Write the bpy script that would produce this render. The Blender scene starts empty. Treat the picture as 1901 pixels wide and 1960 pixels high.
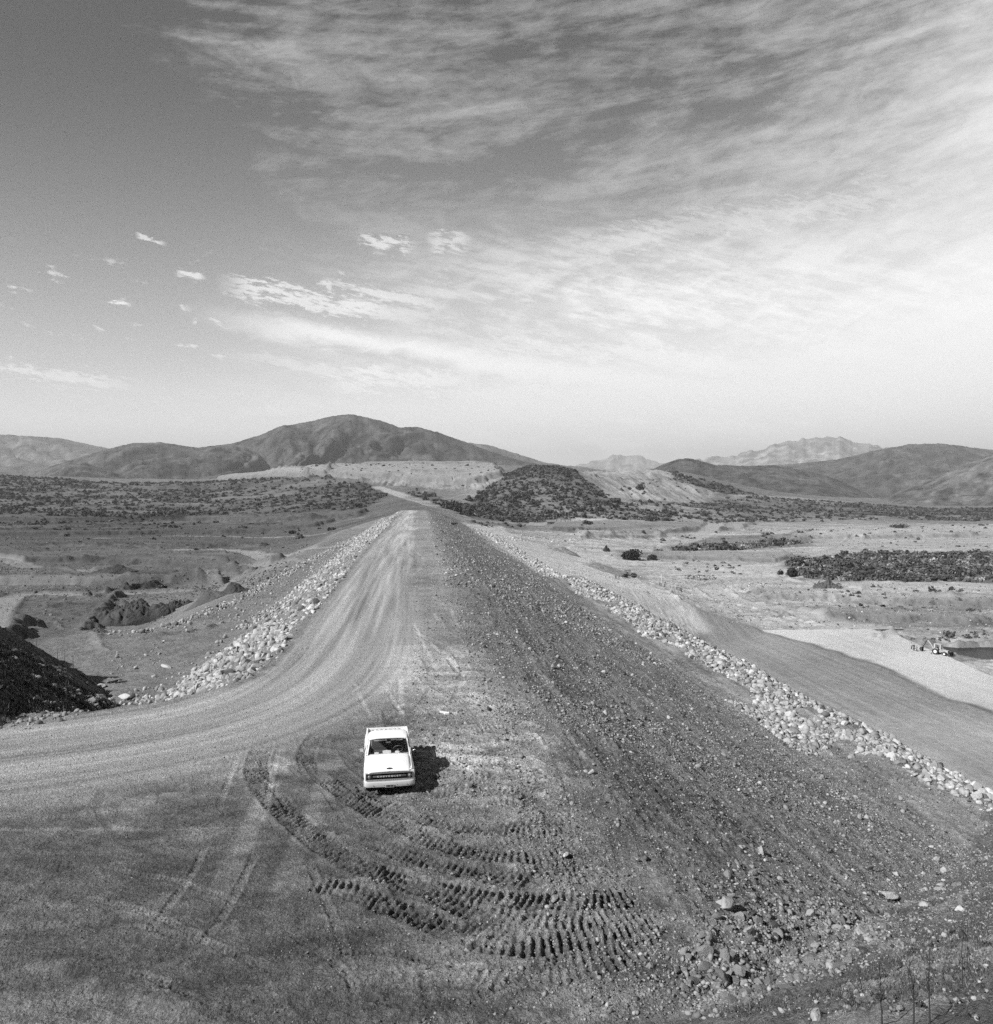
import bpy, bmesh, math, random
import numpy as np
from mathutils import Vector, Matrix

# ------------------------------------------------------------------ camera, sky, sun
S = bpy.context.scene
COL = S.collection
CAM_H = 12.0
F_D = 1500.0                       # focal length in units of a 1901 px wide picture
W_D, H_D = 1901.0, 1960.0
PSI = math.radians(5.62)           # camera turned right of the dam axis (+Y)
TH = math.atan(45.0 / F_D)         # tilted slightly down
FW = np.array([math.sin(PSI), math.cos(PSI), 0.0])
RT = np.array([math.cos(PSI), -math.sin(PSI), 0.0])

cam_d = bpy.data.cameras.new('camera')
cam = bpy.data.objects.new('camera', cam_d)
COL.objects.link(cam)
S.camera = cam
cam.location = (0, 0, CAM_H)
cam.rotation_euler = (math.pi / 2 - TH, 0, -PSI)
cam_d.sensor_fit = 'HORIZONTAL'
cam_d.sensor_width = 36.0
cam_d.lens = 36.0 * F_D / W_D
cam_d.clip_start = 0.2
cam_d.clip_end = 120000

SUNV = np.array([-1.10, -0.60, 1.0]); SUNV /= np.linalg.norm(SUNV)   # towards the sun
sun_d = bpy.data.lights.new('sun', 'SUN')
sun_d.energy = 5.0
sun_d.angle = math.radians(0.5)
sun_d.color = (1.0, 1.0, 1.0)
sun = bpy.data.objects.new('sun', sun_d)
COL.objects.link(sun)
sun.location = (-50, -40, 80)
sun.rotation_euler = Vector(SUNV).to_track_quat('Z', 'Y').to_euler()
SUN_EL = math.asin(SUNV[2])
SUN_ROT = math.atan2(SUNV[0], SUNV[1])

S.view_settings.view_transform = 'Standard'
S.view_settings.look = 'None'
S.view_settings.gamma = 1.0
S.view_settings.exposure = 0.42
S.cycles.max_bounces = 4
S.cycles.diffuse_bounces = 2
S.cycles.volume_bounces = 0
S.cycles.transparent_max_bounces = 8
S.cycles.use_denoising = False
S.cycles.use_adaptive_sampling = True
S.cycles.adaptive_threshold = 0.022
S.cycles.adaptive_min_samples = 32


class NB:
    """tiny node-expression builder"""
    def __init__(s, nt): s.nt = nt
    def n(s, t, **kw):
        nd = s.nt.nodes.new(t)
        for k, v in kw.items(): setattr(nd, k, v)
        return nd
    def link(s, a, b): s.nt.links.new(a, b)
    def m(s, op, a, b=None, c=None, clamp=False):
        nd = s.n('ShaderNodeMath', operation=op, use_clamp=clamp)
        for i, v in enumerate((a, b, c)):
            if v is None: continue
            if isinstance(v, (int, float)): nd.inputs[i].default_value = v
            else: s.link(v, nd.inputs[i])
        return nd.outputs[0]
    def sst(s, x, a, b, lo=0.0, hi=1.0):
        nd = s.n('ShaderNodeMapRange', interpolation_type='SMOOTHSTEP', clamp=True)
        s.link(x, nd.inputs[0])
        for i, v in ((1, a), (2, b), (3, lo), (4, hi)): nd.inputs[i].default_value = v
        return nd.outputs[0]
    def comb(s, x, y, z=0.0):
        nd = s.n('ShaderNodeCombineXYZ')
        for i, v in enumerate((x, y, z)):
            if isinstance(v, (int, float)): nd.inputs[i].default_value = v
            else: s.link(v, nd.inputs[i])
        return nd.outputs[0]
    def noise(s, vec, scale, detail=4.0, rough=0.55, dist=0.0):
        nd = s.n('ShaderNodeTexNoise')
        if vec is not None: s.link(vec, nd.inputs['Vector'])
        nd.inputs['Scale'].default_value = scale
        nd.inputs['Detail'].default_value = detail
        nd.inputs['Roughness'].default_value = rough
        nd.inputs['Distortion'].default_value = dist
        return nd.outputs[0]
    def mix(s, f, a, b):                      # float mix
        nd = s.n('ShaderNodeMix', data_type='FLOAT')
        for i, v in ((0, f), (2, a), (3, b)):
            if isinstance(v, (int, float)): nd.inputs[i].default_value = v
            else: s.link(v, nd.inputs[i])
        return nd.outputs[0]


def build_world():
    w = bpy.data.worlds.new('World'); S.world = w; w.use_nodes = True
    nt = w.node_tree; nt.nodes.clear(); b = NB(nt)
    out = b.n('ShaderNodeOutputWorld'); bg = b.n('ShaderNodeBackground')
    sky = b.n('ShaderNodeTexSky', sky_type='NISHITA')
    sky.sun_disc = False; sky.sun_elevation = SUN_EL; sky.sun_rotation = SUN_ROT
    sky.altitude = 400; sky.air_density = 1.0; sky.dust_density = 1.0; sky.ozone_density = 1.0
    sep = b.n('ShaderNodeSeparateColor'); b.link(sky.outputs[0], sep.inputs[0])
    # panchromatic film behind a yellow filter: mostly the red and green of the sky
    lum = b.m('ADD', b.m('MULTIPLY', sep.outputs[0], 0.55), b.m('MULTIPLY', sep.outputs[1], 0.35))
    tc = b.n('ShaderNodeTexCoord')
    def dot(v):
        nd = b.n('ShaderNodeVectorMath', operation='DOT_PRODUCT')
        b.link(tc.outputs['Generated'], nd.inputs[0]); nd.inputs[1].default_value = v
        return nd.outputs['Value']
    df = b.m('MAXIMUM', dot(tuple(FW)), 0.12)
    x = b.m('DIVIDE', dot(tuple(RT)), df)                  # tangent of azimuth from view direction
    y = b.m('MAXIMUM', b.m('DIVIDE', dot((0, 0, 1)), df), 0.0)
    X = b.m('MULTIPLY_ADD', x, 1500 / 950.5, 0.0)          # -1..1 left to right
    Y = b.m('MULTIPLY', y, 1500 / 935.0)                   # 0 horizon .. 1 high
    # --- clear sky: dark high left, pale low
    base = b.m('MULTIPLY', lum, 0.5)
    grad = b.mix(b.sst(Y, -0.1, 0.95), 2.15, 0.50)
    grad = b.m('MULTIPLY', grad, b.sst(dot(tuple(FW)), -0.2, 0.4, 0.30, 1.0))  # unseen sky behind the camera dimmed to deepen the shadows
    grad = b.m('MULTIPLY', grad, b.mix(b.sst(X, -1.2, 0.3), 0.95, 1.12))
    clear = b.m('MULTIPLY', lum, grad)
    low = b.m('MAXIMUM', b.sst(Y, 0.27, 0.03), b.m('MULTIPLY', b.sst(Y, 0.20, 0.12), b.sst(X, -0.2, -0.9)))
    # --- clouds
    v1 = b.comb(b.m('ADD', b.m('MULTIPLY', X, 1.3), b.m('MULTIPLY', Y, 0.45)), b.m('MULTIPLY', Y, 3.6))
    # fan of streaks in the upper right, rising to the right
    Yr = b.m('SUBTRACT', Y, b.m('MULTIPLY', b.m('MULTIPLY', X, b.m('ADD', X, 0.5)), 0.14))
    v2 = b.comb(b.m('MULTIPLY', X, 0.9), b.m('MULTIPLY', Yr, 5.0), 3.0)
    Yl = b.m('ADD', Y, b.m('MULTIPLY', X, 0.20))
    v3 = b.comb(b.m('MULTIPLY', X, 2.2), b.m('MULTIPLY', Yl, 11.0), 7.0)
    n1 = b.noise(v1, 1.8, 8, 0.66, 0.3)
    n2 = b.noise(v2, 2.2, 8, 0.66, 0.35)
    n3 = b.noise(v3, 1.9, 8, 0.68, 0.2)
    n4 = b.noise(b.comb(b.m('MULTIPLY', X, 1.0), b.m('MULTIPLY', Yl, 2.4), 11.0), 14.0, 5, 0.65, 0.3)
    nm = b.noise(b.comb(b.m('MULTIPLY', X, 1.6), b.m('MULTIPLY', Yr, 3.4), 5.0), 7.0, 7, 0.68, 0.6)
    nr = b.noise(b.comb(b.m('MULTIPLY', b.m('ADD', X, b.m('MULTIPLY', Y, 1.4)), 1.2), b.m('MULTIPLY', b.m('SUBTRACT', Y, b.m('MULTIPLY', X, .5)), 5.0), 2.0), 9.0, 5, .6, .8)
    n2 = b.m('ADD', b.m('MULTIPLY', n2, .62), b.m('ADD', b.m('MULTIPLY', nm, .26), b.m('MULTIPLY', nr, .12)))
    n3 = b.m('ADD', b.m('MULTIPLY', n3, .66), b.m('MULTIPLY', nm, .34))
    # veil over the upper middle, with an edge running down from the top left
    edge = b.m('ADD', X, b.m('ADD', b.m('MULTIPLY', b.m('SUBTRACT', 1.0, Y), -0.75), b.m('ADD', b.m('MULTIPLY', b.m('SUBTRACT', n1, 0.5), 0.5), b.m('MULTIPLY', b.m('SUBTRACT', nm, 0.5), 0.35))))
    veil = b.m('MULTIPLY', b.sst(edge, -0.76, -0.60), b.sst(Y, 0.34, 0.72))
    veil_t = b.m('MULTIPLY', veil, b.m('MULTIPLY_ADD', b.m('SUBTRACT', n2, 0.5), 1.7, 0.09))
    # thick bright cloud on the right
    rr = b.m('ADD', X, b.m('ADD', b.m('MULTIPLY', Y, -0.62), b.m('MULTIPLY', b.m('SUBTRACT', n2, 0.5), 0.9)))
    right = b.m('POWER', b.sst(rr, -0.28, 1.12), 1.25)
    # streak bands low in the middle
    band_m = b.m('MULTIPLY', b.sst(b.m('ADD', X, b.m('MULTIPLY', Y, -0.2)), -0.75, 0.25), b.sst(Y, 0.62, 0.36))
    bandm2 = b.m('MULTIPLY', band_m, b.sst(n3, 0.42, 0.60, 0.30, 0.95))
    # one long cirrus ribbon falling from left to right
    rib = b.m('ABSOLUTE', b.m('ADD', b.m('SUBTRACT', Y, b.m('SUBTRACT', 0.255, b.m('MULTIPLY', X, 0.165))), b.m('ADD', b.m('MULTIPLY', b.m('SUBTRACT', n3, 0.5), 0.045), b.m('MULTIPLY', b.m('SUBTRACT', nm, 0.5), 0.05))))
    ribm = b.m('MULTIPLY', b.m('MULTIPLY', b.sst(rib, 0.034, 0.0), b.m('MULTIPLY', b.sst(X, -0.65, -0.3), b.sst(X, 0.75, 0.25))), 0.95)
    # small flecks left
    fle = b.m('MULTIPLY', b.m('MULTIPLY', b.sst(n4, 0.60, 0.70), b.m('MULTIPLY', b.sst(Y, 0.52, 0.42), b.sst(Y, 0.14, 0.25))), b.m('MULTIPLY', b.sst(X, 0.5, -0.2), 0.55))
    extra = []
    nb = b.noise(b.comb(b.m('MULTIPLY', X, 4.0), b.m('MULTIPLY', Yl, 26.0), 4.0), 2.4, 6, 0.66, 0.4)
    nf = b.noise(b.comb(b.m('MULTIPLY', X, 9.0), b.m('MULTIPLY', Yl, 30.0), 8.0), 4.0, 6, 0.7, 0.5)
    for x0, y0, x1, y1, th, st in ((-.55, .418, -.18, .352, .022, .8), (-.34, .212, -.04, .222, .024, .95), (-1.05, .255, -.72, .205, .016, .7), (-.52, .150, -.38, .160, .012, .7),
                                   (-.30, .235, -.20, .245, .010, .8), (-.28, .505, -.16, .495, .016, .7), (-.14, .500, -.05, .500, .022, .5), (-.2, .135, .45, .125, .016, .6), (-.35, .42, -.10, .37, .012, .6),
                                   (-.72, .515, -.66, .495, .006, .7), (-.64, .440, -.58, .428, .008, .8), (-.78, .378, -.73, .374, .008, .9), (.2, .17, .9, .15, .03, .7), (-.55, .275, .25, .140, .014, .5), (.05, .47, .95, .62, .03, .28), (.0, .36, .8, .44, .03, .25), (.25, .26, 1.05, .22, .026, .6), (-.1, .30, .5, .25, .02, .5), (.35, .10, 1.1, .12, .02, .6)):
        tt = b.m('DIVIDE', b.m('SUBTRACT', X, x0), x1 - x0); yc = b.m('MULTIPLY_ADD', tt, y1 - y0, y0)
        dd_ = b.m('ADD', b.m('ABSOLUTE', b.m('SUBTRACT', Y, yc)), b.m('MULTIPLY', b.m('ADD', b.m('MULTIPLY', b.m('SUBTRACT', nb, 0.5), 0.8), b.m('SUBTRACT', nf, 0.5)), th * 5.0))
        e_ = b.m('MULTIPLY', b.m('MULTIPLY', b.sst(dd_, th, th * .15), b.sst(tt, -.05, .2)), b.m('MULTIPLY', b.sst(tt, 1.1, .7), st * .85)); extra.append(e_)
    lowb = b.m('MULTIPLY', low, b.m('MULTIPLY_ADD', b.m('SUBTRACT', n3, 0.5), 2.6, 0.66))
    c = b.m('MAXIMUM', veil_t, 0.0)
    for k in [right, bandm2, ribm, fle, lowb] + extra:
        k = b.m('MINIMUM', b.m('MAXIMUM', k, 0.0), 1.0)
        c = b.m('SUBTRACT', 1.0, b.m('MULTIPLY', b.m('SUBTRACT', 1.0, c), b.m('SUBTRACT', 1.0, k)))
    c = b.m('MINIMUM', b.m('MAXIMUM', c, 0.0), 1.0)
    c = b.m('MULTIPLY', c, b.m('MULTIPLY', b.sst(dot(tuple(FW)), 0.30, 0.62), b.sst(dot((0, 0, 1)), 0.80, 0.58)))   # clouds kept ahead only; cleared overhead and behind to cut ambient light
    res = b.mix(c, clear, CLOUD / SKY_STR)
    rgb = b.n('ShaderNodeCombineColor')
    for i in range(3): b.link(res, rgb.inputs[i])
    b.link(rgb.outputs[0], bg.inputs[0]); bg.inputs[1].default_value = SKY_STR
    b.link(bg.outputs[0], out.inputs[0])
SKY_STR = 0.10
CLOUD = 0.86
HAZE = 7.5e-5
build_world()

# ------------------------------------------------------------------ numeric helpers
RS = np.random.RandomState(7)
TAB = RS.rand(512, 512).astype(np.float32) * 2 - 1

def vn(x, y, seed=0):
    """value noise, -1..1, cell 1"""
    a = 0.7 * seed + 0.3
    ca, sa = math.cos(a), math.sin(a)
    u = x * ca - y * sa + 17.3 * seed; v = x * sa + y * ca - 9.1 * seed
    iu = np.floor(u); iv = np.floor(v)
    fu = (u - iu).astype(np.float32); fv = (v - iv).astype(np.float32)
    fu = fu * fu * (3 - 2 * fu); fv = fv * fv * (3 - 2 * fv)
    iu = iu.astype(np.int64); iv = iv.astype(np.int64)
    i0 = iu & 511; i1 = (iu + 1) & 511; j0 = iv & 511; j1 = (iv + 1) & 511
    return (TAB[i0, j0] * (1 - fu) + TAB[i1, j0] * fu) * (1 - fv) + (TAB[i0, j1] * (1 - fu) + TAB[i1, j1] * fu) * fv

def fbm(x, y, cell, octv=4, seed=0, gain=0.55):
    r = 0; a = 1.0; t = 0; f = 1.0 / cell
    for i in range(octv):
        r = r + a * vn(x * f, y * f, seed + i * 1.37); t += a; a *= gain; f *= 2.07
    return r / t

def sst(a, b, x):
    t = np.clip((x - a) / (b - a), 0, 1); return t * t * (3 - 2 * t)

def ray(xd, yd):
    cx = (xd - W_D / 2) / F_D; cy = -(yd - H_D / 2) / F_D
    UP = np.array([0, 0, 1.0])
    f = FW * math.cos(TH) - UP * math.sin(TH); u = UP * math.cos(TH) + FW * math.sin(TH)
    d = f + cx * RT + cy * u
    return d / (d @ FW)                     # unit forward distance

def plane_at(xd, yd, z):
    d = ray(xd, yd); t = (z - CAM_H) / d[2]
    return np.array([d[0] * t, d[1] * t])

def segdist(x, y, a, b):
    """distance to segment, fraction along, signed side distance"""
    dx, dy = b[0] - a[0], b[1] - a[1]; L2 = dx * dx + dy * dy + 1e-9
    t = np.clip(((x - a[0]) * dx + (y - a[1]) * dy) / L2, 0, 1)
    ex = x - (a[0] + t * dx); ey = y - (a[1] + t * dy)
    return np.sqrt(ex * ex + ey * ey), t, (ex * dy - ey * dx)

def sdpoly(x, y, P):
    """signed distance to polygon, positive outside"""
    d = np.full(x.shape, 1e9); ins = np.zeros(x.shape, bool); n = len(P)
    for i in range(n):
        a, b = P[i], P[(i + 1) % n]
        d = np.minimum(d, segdist(x, y, a, b)[0])
        c = ((a[1] > y) != (b[1] > y)) & (x < (b[0] - a[0]) * (y - a[1]) / (b[1] - a[1] + 1e-12) + a[0])
        ins ^= c
    return np.where(ins, -d, d)

def box_mask(x, y, P, pad):
    P = np.asarray(P); return (x > P[:, 0].min() - pad) & (x < P[:, 0].max() + pad) & (y > P[:, 1].min() - pad) & (y < P[:, 1].max() + pad)

def path_st(x, y, P):
    """s along, signed t across, for a polyline"""
    P = np.asarray(P); best = np.full(x.shape, 1e9); s = np.zeros(x.shape); sg = np.ones(x.shape); acc = 0.0
    for i in range(len(P) - 1):
        d, t, side = segdist(x, y, P[i], P[i + 1]); L = float(np.hypot(*(P[i + 1] - P[i])))
        m = d < best
        best = np.where(m, d, best); s = np.where(m, acc + t * L, s); sg = np.where(m, np.sign(side), sg); acc += L
    return s, best * sg, acc

def smooth_path(P, n=8):
    P = [np.asarray(p, float) for p in P]
    if len(P) < 3: return np.array(P)
    Q = [2 * P[0] - P[1]] + P + [2 * P[-1] - P[-2]]; out = []
    for i in range(1, len(Q) - 2):
        for k in range(n):
            t = k / n; p0, p1, p2, p3 = Q[i - 1:i + 3]
            out.append(0.5 * (2 * p1 + (p2 - p0) * t + (2 * p0 - 5 * p1 + 4 * p2 - p3) * t * t + (3 * p1 - p0 - 3 * p2 + p3) * t ** 3))
    out.append(P[-1]); return np.array(out)

# ------------------------------------------------------------------ valley floor and far slopes (profile table by bearing)
T_X = np.array([-500, 0, 200, 400, 500, 620, 700, 790, 850, 900, 1000, 1060, 1150, 1250, 1330, 1400, 1500, 1600, 1750, 2400], float)
T_R = np.array([40, 120, 200, 250, 450, 700, 850, 1000, 1200, 1500, 2000, 2600, 3500, 5000], float)
Z = lambda y, r: CAM_H - r * (y - 935.0) / F_D
T_Y = {   # picture height at r = 450, 700, 850, 1000, 1200, 1500, 2000
    -500: (1055, 1012, 990, 965, 940, 915, 905), 0: (1055, 1012, 992, 975, 950, 922, 906),
    200: (1055, 1012, 994, 978, 955, 930, 915), 400: (1055, 1012, 996, 982, 958, 928, 917),
    500: (1052, 1010, 994, 978, 950, 915, 908), 620: (1035, 1000, 985, 966, 936, 895, 893),
    700: (1005, 985, 974, 958, 932, 893, 891), 790: (978, 966, 956, 945, 926, 891, 889),
    850: (995, 970, 958, 944, 925, 891, 889), 900: (1020, 985, 972, 950, 926, 891, 889),
    1000: (1055, 1005, 985, 950, 902, 893, 893), 1060: (1068, 1012, 990, 930, 894, 895, 897),
    1150: (1080, 1018, 992, 948, 912, 905, 905), 1250: (1084, 1030, 1000, 970, 940, 899, 905),
    1330: (1085, 1032, 1006, 982, 958, 906, 912), 1400: (1085, 1033, 1010, 990, 966, 925, 928),
    1500: (1085, 1033, 1011, 996, 975, 945, 945), 1600: (1085, 1033, 1012, 998, 982, 960, 955),
    1750: (1085, 1033, 1012, 1000, 988, 976, 965), 2400: (1085, 1033, 1012, 1000, 988, 976, 965)}
tz = np.zeros((len(T_X), len(T_R)))
for i, xx in enumerate(T_X):
    wl = float(sst(750, 900, xx)); near = [-24 * (1 - wl) - 34 * wl, -22 * (1 - wl) - 33.5 * wl, -20 * (1 - wl) - 33 * wl, -20.5 * (1 - wl) - 33 * wl]
    tz[i, :4] = near
    for k, yy in enumerate(T_Y[int(xx)]): tz[i, 4 + k] = Z(yy, T_R[4 + k])
    tz[i, 11:] = [min(tz[i, 10], 10), -30, -40]
NX, NR = 300, 400
gx = np.linspace(-500, 2400, NX); gr = np.linspace(math.log(40), math.log(5000), NR)
G = np.zeros((NX, NR)); tmp = np.zeros((len(T_X), NR))
for i in range(len(T_X)): tmp[i] = np.interp(gr, np.log(T_R), tz[i])
for j in range(NR): G[:, j] = np.interp(gx, T_X, tmp[:, j])
ker = np.exp(-np.linspace(-2, 2, 13) ** 2); ker /= ker.sum()
def blur(A, axis):
    A = np.moveaxis(A, axis, 0); p = np.concatenate([A[:1].repeat(6, 0), A, A[-1:].repeat(6, 0)], 0)
    A = sum(ker[k] * p[k:k + A.shape[0]] for k in range(13)); return np.moveaxis(A, 0, axis)
G = blur(blur(G, 0), 1)
def z_plain(x, y):
    r = np.hypot(x, y); a = np.arctan2(x, y) - PSI
    xd = 950.5 + F_D * np.tan(np.clip(a, -1.0, 1.0))
    u = np.clip((xd + 500) / 2900 * (NX - 1), 0, NX - 1.001); v = np.clip((np.log(r + 1) - gr[0]) / (gr[-1] - gr[0]) * (NR - 1), 0, NR - 1.001)
    # r is measured along the view, not radially
    v = np.clip((np.log(np.maximum(r * np.cos(np.clip(a, -1, 1)), 1)) - gr[0]) / (gr[-1] - gr[0]) * (NR - 1), 0, NR - 1.001)
    i = u.astype(int); j = v.astype(int); fu = u - i; fv = v - j
    return (G[i, j] * (1 - fu) + G[i + 1, j] * fu) * (1 - fv) + (G[i, j + 1] * (1 - fu) + G[i + 1, j + 1] * fu) * fv

# ------------------------------------------------------------------ dam, benches, pads
pa = lambda pts, z=0.0: np.array([plane_at(px, py, z) for px, py in pts])
CREST_L = pa([(770, 976.5), (602, 1193), (570, 1235), (545, 1268), (500, 1297), (430, 1320), (350, 1337), (250, 1352), (150, 1363), (0, 1372), (-400, 1392)])
CREST_R = np.array([[5.5, -20], [6.2, 17], [6.4, 24], [6.1, 31], [5.6, 38], [4.9, 48], [4.4, 65], [4.4, 130], [4.4, 300], [4.0, 430]])
CREST = np.concatenate([CREST_L, [[-60, 10], [-60, -20]], CREST_R])
BERM = pa([(738, 1003), (640, 1048), (448, 1152), (291, 1203), (135, 1205), (0, 1190), (-300, 1175), (-300, 1420), (200, 1400), (602, 1193)], -10.0)
PAD = pa([(1330, 1207), (1670, 1203), (1737, 1222), (1830, 1262), (1901, 1292), (2400, 1450), (2600, 1800), (1500, 1700)], -31.0)
WATER = pa([(1800, 1234), (1850, 1233), (1960, 1237), (2150, 1250), (2500, 1290), (2500, 1340), (1995, 1280), (1901, 1263), (1840, 1253)], -34.0)
BENCH = pa([(-200, 1101), (0, 1102), (200, 1101), (360, 1099), (424, 1098), (418, 1083), (150, 1084), (-200, 1084)], -17.0)

LP = (np.array([-50, 0, 1.5, 17, 19, 30, 31.5, 60, 90, 400.]), np.array([0, 0, -.35, -9.6, -10, -10.3, -10.6, -22, -25, -40.]))
RPN = (np.array([-50, -1, 1.5, 4, 28, 32, 38, 41, 69, 75, 400.]), np.array([0, 0, -.25, -1.0, -11.4, -12.2, -11.6, -12.6, -31.2, -34, -50.]))
RPF = (np.array([-50, -1, 1.5, 4, 27, 30, 75, 102, 150, 400.]), np.array([0, 0, -.25, -1.0, -10.6, -11.2, -22, -31.5, -36, -50.]))

def smax(a, b, k):
    h = np.clip(0.5 + 0.5 * (a - b) / k, 0, 1); return b + (a - b) * h + k * h * (1 - h)

def mound_z(x, y):
    x = x + 1.3
    face = -((x + 20) * .96 + (y - 42.5) * .27) * .82
    face = np.where(face < -1, -1 + (face + 1) * 3.0, face)
    w2 = (y - 41.2) * 2.6
    w3 = 1.3 - .62 * (x + 31) - .42 * (y - 58)
    return np.minimum(np.minimum(face, w2), np.minimum(w3, 2.0 + 0 * x))

def hill_z(x, y):
    return -.8 + .208 * (x - 7.95) - .606 * (y - 18.9)

def hb(x, y):
    """base height of the ground, without small relief"""
    x = np.asarray(x, float); y = np.asarray(y, float)
    zp = z_plain(x, y) + np.where(np.hypot(x, y) > 150, 1, 0) * 0.0
    d = sdpoly(x, y, CREST)
    zl = np.interp(d, *LP)
    w = sst(195, 235, y)
    dn = d + 0.6 * vn(x / 14, y / 14, 3)
    zr = np.interp(dn, *RPN) * (1 - w) + np.interp(d, *RPF) * w
    wr = sst(-4, 0, x)
    zd = zl * (1 - wr) + zr * wr
    # past the far end the fill runs into the abutment
    zd = zd - np.maximum(y - 440, 0) * .25
    m = box_mask(x, y, BERM, 30)
    if m.any():
        db = sdpoly(x[m], y[m], BERM); zb = -10.2 - np.maximum(db, 0) * .5
        zz = zd[m]; k = (x[m] < -9); zz[k] = np.maximum(zz[k], zb[k]); zd[m] = zz
    z = smax(zp, zd, 0.8)
    m = box_mask(x, y, PAD, 25)
    if m.any():
        dp = sdpoly(x[m], y[m], PAD); zz = z[m]
        zz = np.where(dp <= 0, np.maximum(zz, -31.0), np.maximum(zz, -31.0 - dp * .55)); z[m] = zz
    m = box_mask(x, y, WATER, 12)
    if m.any():
        dw = sdpoly(x[m], y[m], WATER); z[m] = np.where(dw < 5, np.minimum(z[m], np.interp(dw, [-3, 0, 3, 5], [-36, -34.2, -33.2, -32.6])), z[m])
    m = box_mask(x, y, BENCH, 6)
    if m.any():
        dbn = sdpoly(x[m], y[m], BENCH) + .5 * vn(x[m] / 3, y[m] / 3, 5)
        z[m] = z[m] + 3.4 * sst(1.3, -0.6, dbn)
    m = (x < -14) & (x > -70) & (y > 38) & (y < 100)
    if m.any(): z[m] = np.maximum(z[m], mound_z(x[m], y[m]))
    m = (y < 200)
    if m.any(): z[m] = smax(z[m], np.minimum(hill_z(x[m], y[m]), 9.0 + .1 * np.abs(x[m])), 0.35)
    return z

_tt = np.exp(np.linspace(math.log(4), math.log(5000), 5000))
def at(xd, yd):
    """ground point seen at a place in the picture -> world x, y, z"""
    d = ray(xd, yd); x = d[0] * _tt; y = d[1] * _tt; zr = CAM_H + d[2] * _tt
    g = zr - hb(x, y); k = np.argmax(g < 0) if (g < 0).any() else len(_tt) - 1
    k = max(k, 1); f = g[k - 1] / (g[k - 1] - g[k] + 1e-9); f = min(max(f, 0), 1)
    t = _tt[k - 1] + f * (_tt[k] - _tt[k - 1])
    return np.array([d[0] * t, d[1] * t, CAM_H + d[2] * t])
def atp(pts): return np.array([at(px, py)[:2] for px, py in pts])

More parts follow.
